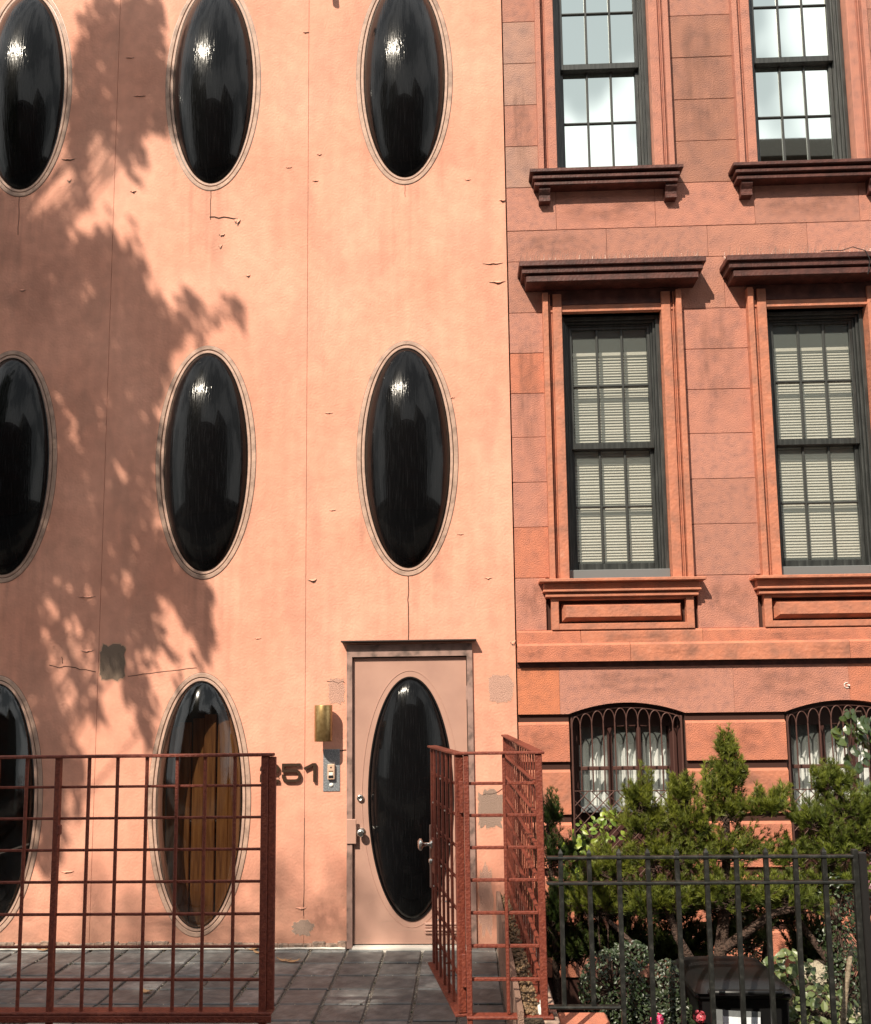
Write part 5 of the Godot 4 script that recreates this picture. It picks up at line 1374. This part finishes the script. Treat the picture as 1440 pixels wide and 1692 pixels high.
	# wheelie bin
	var b := thing("trash_bin", "black plastic trash bin with a domed lid behind the fence", "bin")
	b.position = Vector3(1.25, -0.56, 1.88)
	var body := mb()
	extrude(body, PackedVector2Array([Vector2(-0.17, 0.0), Vector2(0.17, 0.0), Vector2(0.205, 0.93), Vector2(-0.205, 0.93)]), -0.22, 0.20)
	build(body, "body", M.bin, b)
	var rim := mb()
	cbox(rim, Vector3(-0.217, 0.905, -0.235), Vector3(0.217, 0.94, 0.218), 0.012)
	build(rim, "rim", M.bin, b)
	var lid := mb()
	lid.set_smooth_group(1)
	var n := 12
	for i in n:
		for j in n:
			var p := func(a: int, c: int) -> Vector3:
				var u := 2.0 * a / n - 1.0; var v := 2.0 * c / n - 1.0
				return Vector3(u * 0.222, 0.942 + 0.055 * pow((1.0 - pow(absf(u), 4)) * (1.0 - pow(absf(v), 4)), 0.45), v * 0.236)
			quad(lid, p.call(i, j), p.call(i, j + 1), p.call(i + 1, j + 1), p.call(i + 1, j))
	build(lid, "lid", M.bin, b)
	var hd := mb()
	tube(hd, [Vector3(-0.16, 0.95, 0.235), Vector3(-0.15, 0.955, 0.26), Vector3(0.15, 0.955, 0.26), Vector3(0.16, 0.95, 0.235)], 0.013, 0.013, 8)
	build(hd, "handle", M.bin, b)
	for x in [-0.19, 0.17]:
		var wh := mb()
		tube(wh, [Vector3(x, 0.1, -0.25), Vector3(x + 0.04, 0.1, -0.25)], 0.1, 0.1, 18)
		build(wh, "wheel", M.bin, b)
	for q in [[Vector3(1.20, 0.12, 2.135), Vector3(0.105, 0.19, 0.001), -0.06, "large grey paper sheet leaning on the black bin"], [Vector3(1.222, 0.10, 2.142), Vector3(0.083, 0.185, 0.001), -0.035, "small white paper sheet overlapping the grey one"]]:
		var sheet := mb()
		var nn := 8
		for i in nn:
			for j in nn:
				var p := func(a: int, c: int) -> Vector3:
					var u := 2.0 * a / nn - 1.0; var v := 2.0 * c / nn - 1.0
					return Vector3(u * q[1].x, v * q[1].y, 0.006 * sin(u * 3.0 + v * 2.0) + 0.004 * cos(v * 4.0))
				quad(sheet, p.call(i, j), p.call(i + 1, j), p.call(i + 1, j + 1), p.call(i, j + 1))
		sheet.generate_normals()
		var o := put(sheet.commit(), "paper_sheet", M.paper if q[1].x < 0.1 else M.subsill, self, Transform3D(Basis.from_euler(Vector3(-0.12, 0.0, q[2])), q[0]))
		tag(o, q[3], "paper", "paper sheets by the bin")
	# stick, stones, kerb
	var sk := mb()
	tube(sk, [Vector3(1.66, -0.5, 2.05), Vector3(1.70, 0.2, 2.04), Vector3(1.745, 0.36, 2.0), Vector3(1.80, 0.52, 1.95)], 0.014, 0.011, 7)
	tag(build(sk, "stick", M.pale_wood, self), "bare crooked stick leaning beside the fence's gate stile", "stick")
	for r in [[Vector3(1.92, 0.20, 1.25), Vector3(0.10, 0.07, 0.09), "pale rounded stone above the ivy"], [Vector3(2.05, 0.02, 1.35), Vector3(0.12, 0.05, 0.07), "long pale stone at the right, low behind the fence"]]:
		var s := mb()
		s.set_smooth_group(1)
		var p := func(i: int, k: int) -> Vector3:
			var a := PI * i / 10 - PI / 2; var t := TAU * k / 14
			var v := Vector3(cos(a) * cos(t), sin(a), -cos(a) * sin(t))
			return v * r[1] * (1.0 + 0.10 * sin(v.x * 5.0 + 1.0) + 0.08 * sin(v.y * 7.0 + v.z * 4.0))
		for i in 10:
			for k in 14: quad(s, p.call(i, k), p.call(i, k + 1), p.call(i + 1, k + 1), p.call(i + 1, k))
		s.generate_normals()
		var o := put(s.commit(), "stone", M.rock, self, Transform3D(Basis(), r[0]))
		tag(o, r[2], "stone", "pale garden stones")
		tag(block("soil_mound", Vector3(r[0].x - 0.16, -0.52, r[0].z - 0.14), Vector3(r[0].x + 0.16, r[0].y - r[1].y * 0.6, r[0].z + 0.14), M.soil, self, 0.05), "", "", "", "structure")
	tag(block("garden_kerb", Vector3(0.41, -0.5, 2.0), Vector3(0.64, 0.265, 2.27), M.stone[2], self, 0.01), "orange brownstone kerb block at the foot of the picket fence", "kerb stone")

func leaf_mats(i: int) -> StandardMaterial3D:
	if not M.has("green_0"):
		for k in 3:
			var m := flat(lin([0.03, 0.05, 0.022][k], [0.052, 0.075, 0.04][k], [0.014, 0.018, 0.012][k]), 0.32)
			m.backlight_enabled = true
			m.backlight = lin(0.06, 0.10, 0.01)
			m.cull_mode = BaseMaterial3D.CULL_DISABLED
			M["green_%d" % k] = m
	return M["green_%d" % (i % 3)]

# ------------------------------------------------------------------ the street tree whose shade falls on the pink wall
func street_tree() -> void:
	var t := thing("street_tree", "leafy street tree on the pavement to the left, shading the pink wall", "tree")
	t.position = Vector3(-6.9, 0.33, 5.0)
	var base := t.position
	var st := mb()
	tube(st, [Vector3.ZERO, Vector3(0.05, 2.5, 0.05), Vector3(-0.05, 5.0, -0.1), Vector3(0.1, 7.2, -0.2), Vector3(0.0, 9.5, -0.3)], 0.19, 0.07, 12)
	build(st, "trunk", M.bark, t)
	# where the crown's shade lies on the wall: outlines in metres on the plane z = 0, each with its share of cover and the gaps in it
	var shade := {
		"A": [-2.93, 7.41, -2.37, 7.38, -2.36, 6.96, -2.16, 6.37, -2.26, 6.25, -2.48, 6.46, -2.52, 5.97, -2.67, 6.16, -2.94, 6.27, -2.97, 5.68, -3.07, 6.17, -3.05, 6.67, -3.02, 7.09],
		"B": [-3.59, 5.60, -3.22, 5.49, -3.07, 5.36, -2.86, 5.33, -2.67, 5.47, -2.55, 5.32, -2.45, 5.16, -2.36, 4.81, -2.16, 4.80, -2.08, 4.70, -2.12, 4.59, -2.19, 4.44, -2.29, 4.13, -2.31, 3.75, -2.28, 3.14, -2.22, 2.91, -2.08, 2.77, -1.94, 2.65, -1.87, 2.45, -1.87, 2.18, -2.07, 2.41, -2.28, 2.64, -2.30, 2.45, -2.20, 2.18, -2.30, 2.23, -2.46, 2.41, -2.57, 2.28, -2.65, 2.10, -2.89, 2.42, -3.11, 2.65, -3.17, 2.47, -3.27, 2.65, -3.45, 2.61],
		"C1": [-3.45, 2.61, -3.24, 2.63, -3.17, 2.38, -3.08, 1.97, -2.98, 1.66, -2.90, 1.37, -3.12, 1.40, -3.14, 1.79, -3.33, 1.97, -3.42, 1.98],
		"C1b": [-3.09, 1.40, -2.76, 1.30, -2.75, 1.18, -2.91, 1.13, -2.98, 0.62, -3.06, 0.62],
		"C2": [-3.05, 2.42, -2.88, 2.10, -2.73, 1.74, -2.64, 1.63, -2.68, 1.59, -2.83, 1.88, -2.97, 2.13],
		"C3": [-2.57, 2.41, -2.38, 2.10, -2.31, 1.78, -2.28, 1.48, -2.34, 1.46, -2.42, 1.79, -2.52, 2.01, -2.63, 2.10],
		"C4": [-2.23, 2.23, -2.13, 2.07, -2.06, 1.94, -2.13, 1.98], "C5": [-1.96, 2.45, -1.87, 2.18, -1.83, 2.00, -1.91, 2.07],
		"thin": [-2.30, 4.86, -1.95, 4.84, -1.62, 4.74, -1.66, 4.62, -2.1, 4.55, -2.3, 4.6],
		"E": [-3.45, 5.60, -3.45, 2.55, -3.60, 1.6, -4.2, 1.4, -5.2, 2.6, -5.4, 5.0, -4.6, 6.4, -3.9, 6.0]}
	var gaps := [
		[-3.30, 4.54, -3.16, 4.40, -3.10, 4.29, -3.16, 4.32], [-3.13, 4.21, -2.98, 4.08, -2.90, 3.86, -2.85, 3.56, -2.94, 3.65, -3.00, 3.77, -3.09, 4.01], [-2.61, 4.30, -2.44, 4.10, -2.31, 3.93, -2.40, 3.93, -2.54, 4.13],
		[-2.49, 3.20, -2.34, 3.10, -2.32, 3.01, -2.39, 3.04], [-3.04, 2.74, -2.95, 2.78, -2.71, 2.46, -2.76, 2.42], [-2.68, 2.78, -2.59, 2.80, -2.46, 2.52, -2.53, 2.50]]
	var pairs := func(a: Array) -> PackedVector2Array:
		var out := PackedVector2Array()
		for i in range(0, a.size(), 2): out.append(Vector2(a[i], a[i + 1]))
		return out
	var holes := []
	for g in gaps: holes.append(pairs.call(g))
	var leaf := leaf_mesh(0.14, 0.042, 0.2)
	var places := []; var tints := []
	var limbs := mb()
	var thin := noise(1.7, 3, 91)
	for key in shade:
		var poly: PackedVector2Array = pairs.call(shade[key])
		var lo := poly[0]; var hi := poly[0]
		for p in poly:
			lo = lo.min(p); hi = hi.max(p)
		var area := 0.0
		for i in poly.size(): area += poly[i].cross(poly[(i + 1) % poly.size()]) / 2
		var n := int(absf(area) * (420.0 if key == "thin" else (2400.0 if key.begins_with("C") else 1900.0)))
		var k := 0
		var mid := Vector3.ZERO
		while k < n:
			var p := Vector2(rng.randf_range(lo.x, hi.x), rng.randf_range(lo.y, hi.y))
			if not Geometry2D.is_point_in_polygon(p, poly): continue
			k += 1
			var inside := false
			for g in holes:
				if Geometry2D.is_point_in_polygon(p, g): inside = true
			if inside: continue
			var f := thin.get_noise_2d((p.x * 0.9 + p.y * 0.42) * 4.4, (p.x * -0.42 + p.y * 0.9) * 1.3)
			if f < (-0.12 if p.x > -2.95 else -0.3) and rng.randf() < 0.9: continue
			p += Vector2(rng.randfn(0.0, 0.035), rng.randfn(0.0, 0.08))
			var d := 4.3 + 0.5 * sin(p.x * 1.7 + p.y * 1.1) + rng.randf_range(-0.45, 0.45)
			var at := Vector3(p.x, p.y, 0) + SUN * d - base
			var zz := Vector3(0.42 + rng.randf_range(-0.35, 0.35), -0.9, rng.randf_range(-0.4, 0.4)).normalized()
			var xx := zz.cross(Vector3(rng.randf_range(-1, 1), rng.randf_range(-0.3, 0.6), 1)).normalized()
			places.append(Transform3D(Basis(xx, zz.cross(xx), zz).scaled_local(Vector3.ONE * rng.randf_range(0.7, 1.2)), at - zz * 0.05))
			tints.append(Color(0.035, 0.07, 0.012).lerp(Color(0.09, 0.13, 0.02), rng.randf()))
			mid += at
			if k % 55 == 0:
				var hub := Vector3(0.05, clampf(at.y - 1.8, 4.5, 9.3), -0.15)
				tube(limbs, [hub, hub.lerp(at, 0.5) + Vector3(0, 0.25, 0) + ball() * 0.15, at], 0.022, 0.004, 5, false)
	tag(build(limbs, "branches", M.bark, t), "", "", "", "stuff")
	swarm("crown", leaf, M.leaf, places, t, tints)
	# an unseen tree, added across the street so its crown half shades the forecourt
	var o := thing("street_tree_001", "added unseen tree across the street, its crown shaped to half shade the forecourt", "tree")
	o.position = Vector3(-8.0, 0.2, 14.5)
	var ts := mb()
	tube(ts, [Vector3.ZERO, Vector3(0.1, 5.0, 0), Vector3(0.0, 9.5, -0.2), Vector3(0.1, 13.5, -0.4)], 0.24, 0.05, 12)
	build(ts, "trunk", M.bark, o)
	var far_places := []; var far_tints := []
	var far_limbs := mb()
	var clump := noise(0.9, 2, 33)
	for i in 15000:
		var p := Vector2(rng.randf_range(-2.8, 1.15), rng.randf_range(-3.6, 0.56))
		if rng.randf() > lerpf(0.11, 1.0, clampf((-0.2 - p.y) / 1.2, 0.0, 1.0)): continue
		p.y -= 0.35 * pow(absf((p.x + 0.8) / 2.0), 4.0) * 0.4
		if clump.get_noise_2d(p.x * 1.5, p.y * 1.5) < -0.35: continue
		var at := Vector3(p.x, p.y, 0) + SUN * (13.2 + rng.randf_range(-1.6, 1.6)) - o.position
		far_places.append(Transform3D(aim(ball()).scaled_local(Vector3.ONE * rng.randf_range(0.8, 1.2)), at))
		far_tints.append(Color(0.03, 0.065, 0.012).lerp(Color(0.08, 0.12, 0.02), rng.randf()))
		if i % 60 == 0:
			var hub := Vector3(0.05, clampf(at.y - 1.5, 7.0, 13.2), -0.3)
			tube(far_limbs, [hub, hub.lerp(at, 0.5) + Vector3(0, 0.3, 0), at], 0.035, 0.006, 5, false)
	tag(build(far_limbs, "branches", M.bark, o), "", "", "", "stuff")
	swarm("crown", leaf_mesh(0.15, 0.08), M.leaf, far_places, o, far_tints)

# ------------------------------------------------------------------ small things on the forecourt
func litter() -> void:
	var spots := [[-1.50, 0.06, "curled tan leaf against the pink footing, tip up"], [-1.44, 0.14, "long tan leaf on the slates near the footing"], [-1.22, 0.32, "pale curled leaf on the second row of slates"], [-1.16, 0.34, "small tan leaf right of the pale curled one"], [-2.98, 0.06, "brown leaf by the footing at the far left"], [-1.92, 0.93, "torn dry leaf beneath the grid railing"]]
	for i in spots.size():
		var st := mb()
		var n := 6
		var w := rng.randf_range(0.03, 0.05)
		for k in n:
			var p := func(q: int, s: float) -> Vector3:
				var u := 2.0 * q / n - 1.0
				return Vector3(u * 0.055, 0.004 + 0.022 * u * u * (0.4 + 0.6 * rng.randf()) + absf(s) * 0.006, s * w * 0.5 * (1.0 - u * u))
			var a = p.call(k, -1.0); var b = p.call(k + 1, -1.0); var c = p.call(k + 1, 1.0); var d = p.call(k, 1.0)
			quad(st, d, c, b, a)
		var o := build(st, "dry_leaf", M.dry_leaf, self)
		o.position = Vector3(spots[i][0], 0.002, spots[i][1])
		o.rotation.y = rng.randf_range(-0.6, 0.6)
		tag(o, spots[i][2], "leaf", "dry leaves on the forecourt")
	var g := thing("drain_grate", "round iron drain grate under the grid railing at the lower left", "drain")
	g.position = Vector3(-2.52, 0.0, 1.36)
	var rm := mb()
	lathe(rm, [Vector2(0.125, -0.02), Vector2(0.125, 0.004), Vector2(0.11, 0.004), Vector2(0.108, -0.01)], 32, Transform3D())
	build(rm, "rim", M.iron, g)
	for i in 7:
		var x := -0.09 + 0.03 * i
		var l := sqrt(0.011 - x * x)
		block("slot_bar", Vector3(x - 0.006, -0.012, -l), Vector3(x + 0.006, 0.0025, l), M.iron, g, 0.002)
	block("cross_bar", Vector3(-0.1, -0.013, -0.006), Vector3(0.1, 0.0015, 0.006), M.iron, g, 0.002)
	var dk := mb()
	lathe(dk, [Vector2(0.11, -0.03), Vector2(0.0, -0.03)], 24, Transform3D())
	build(dk, "sump", M.black, g)
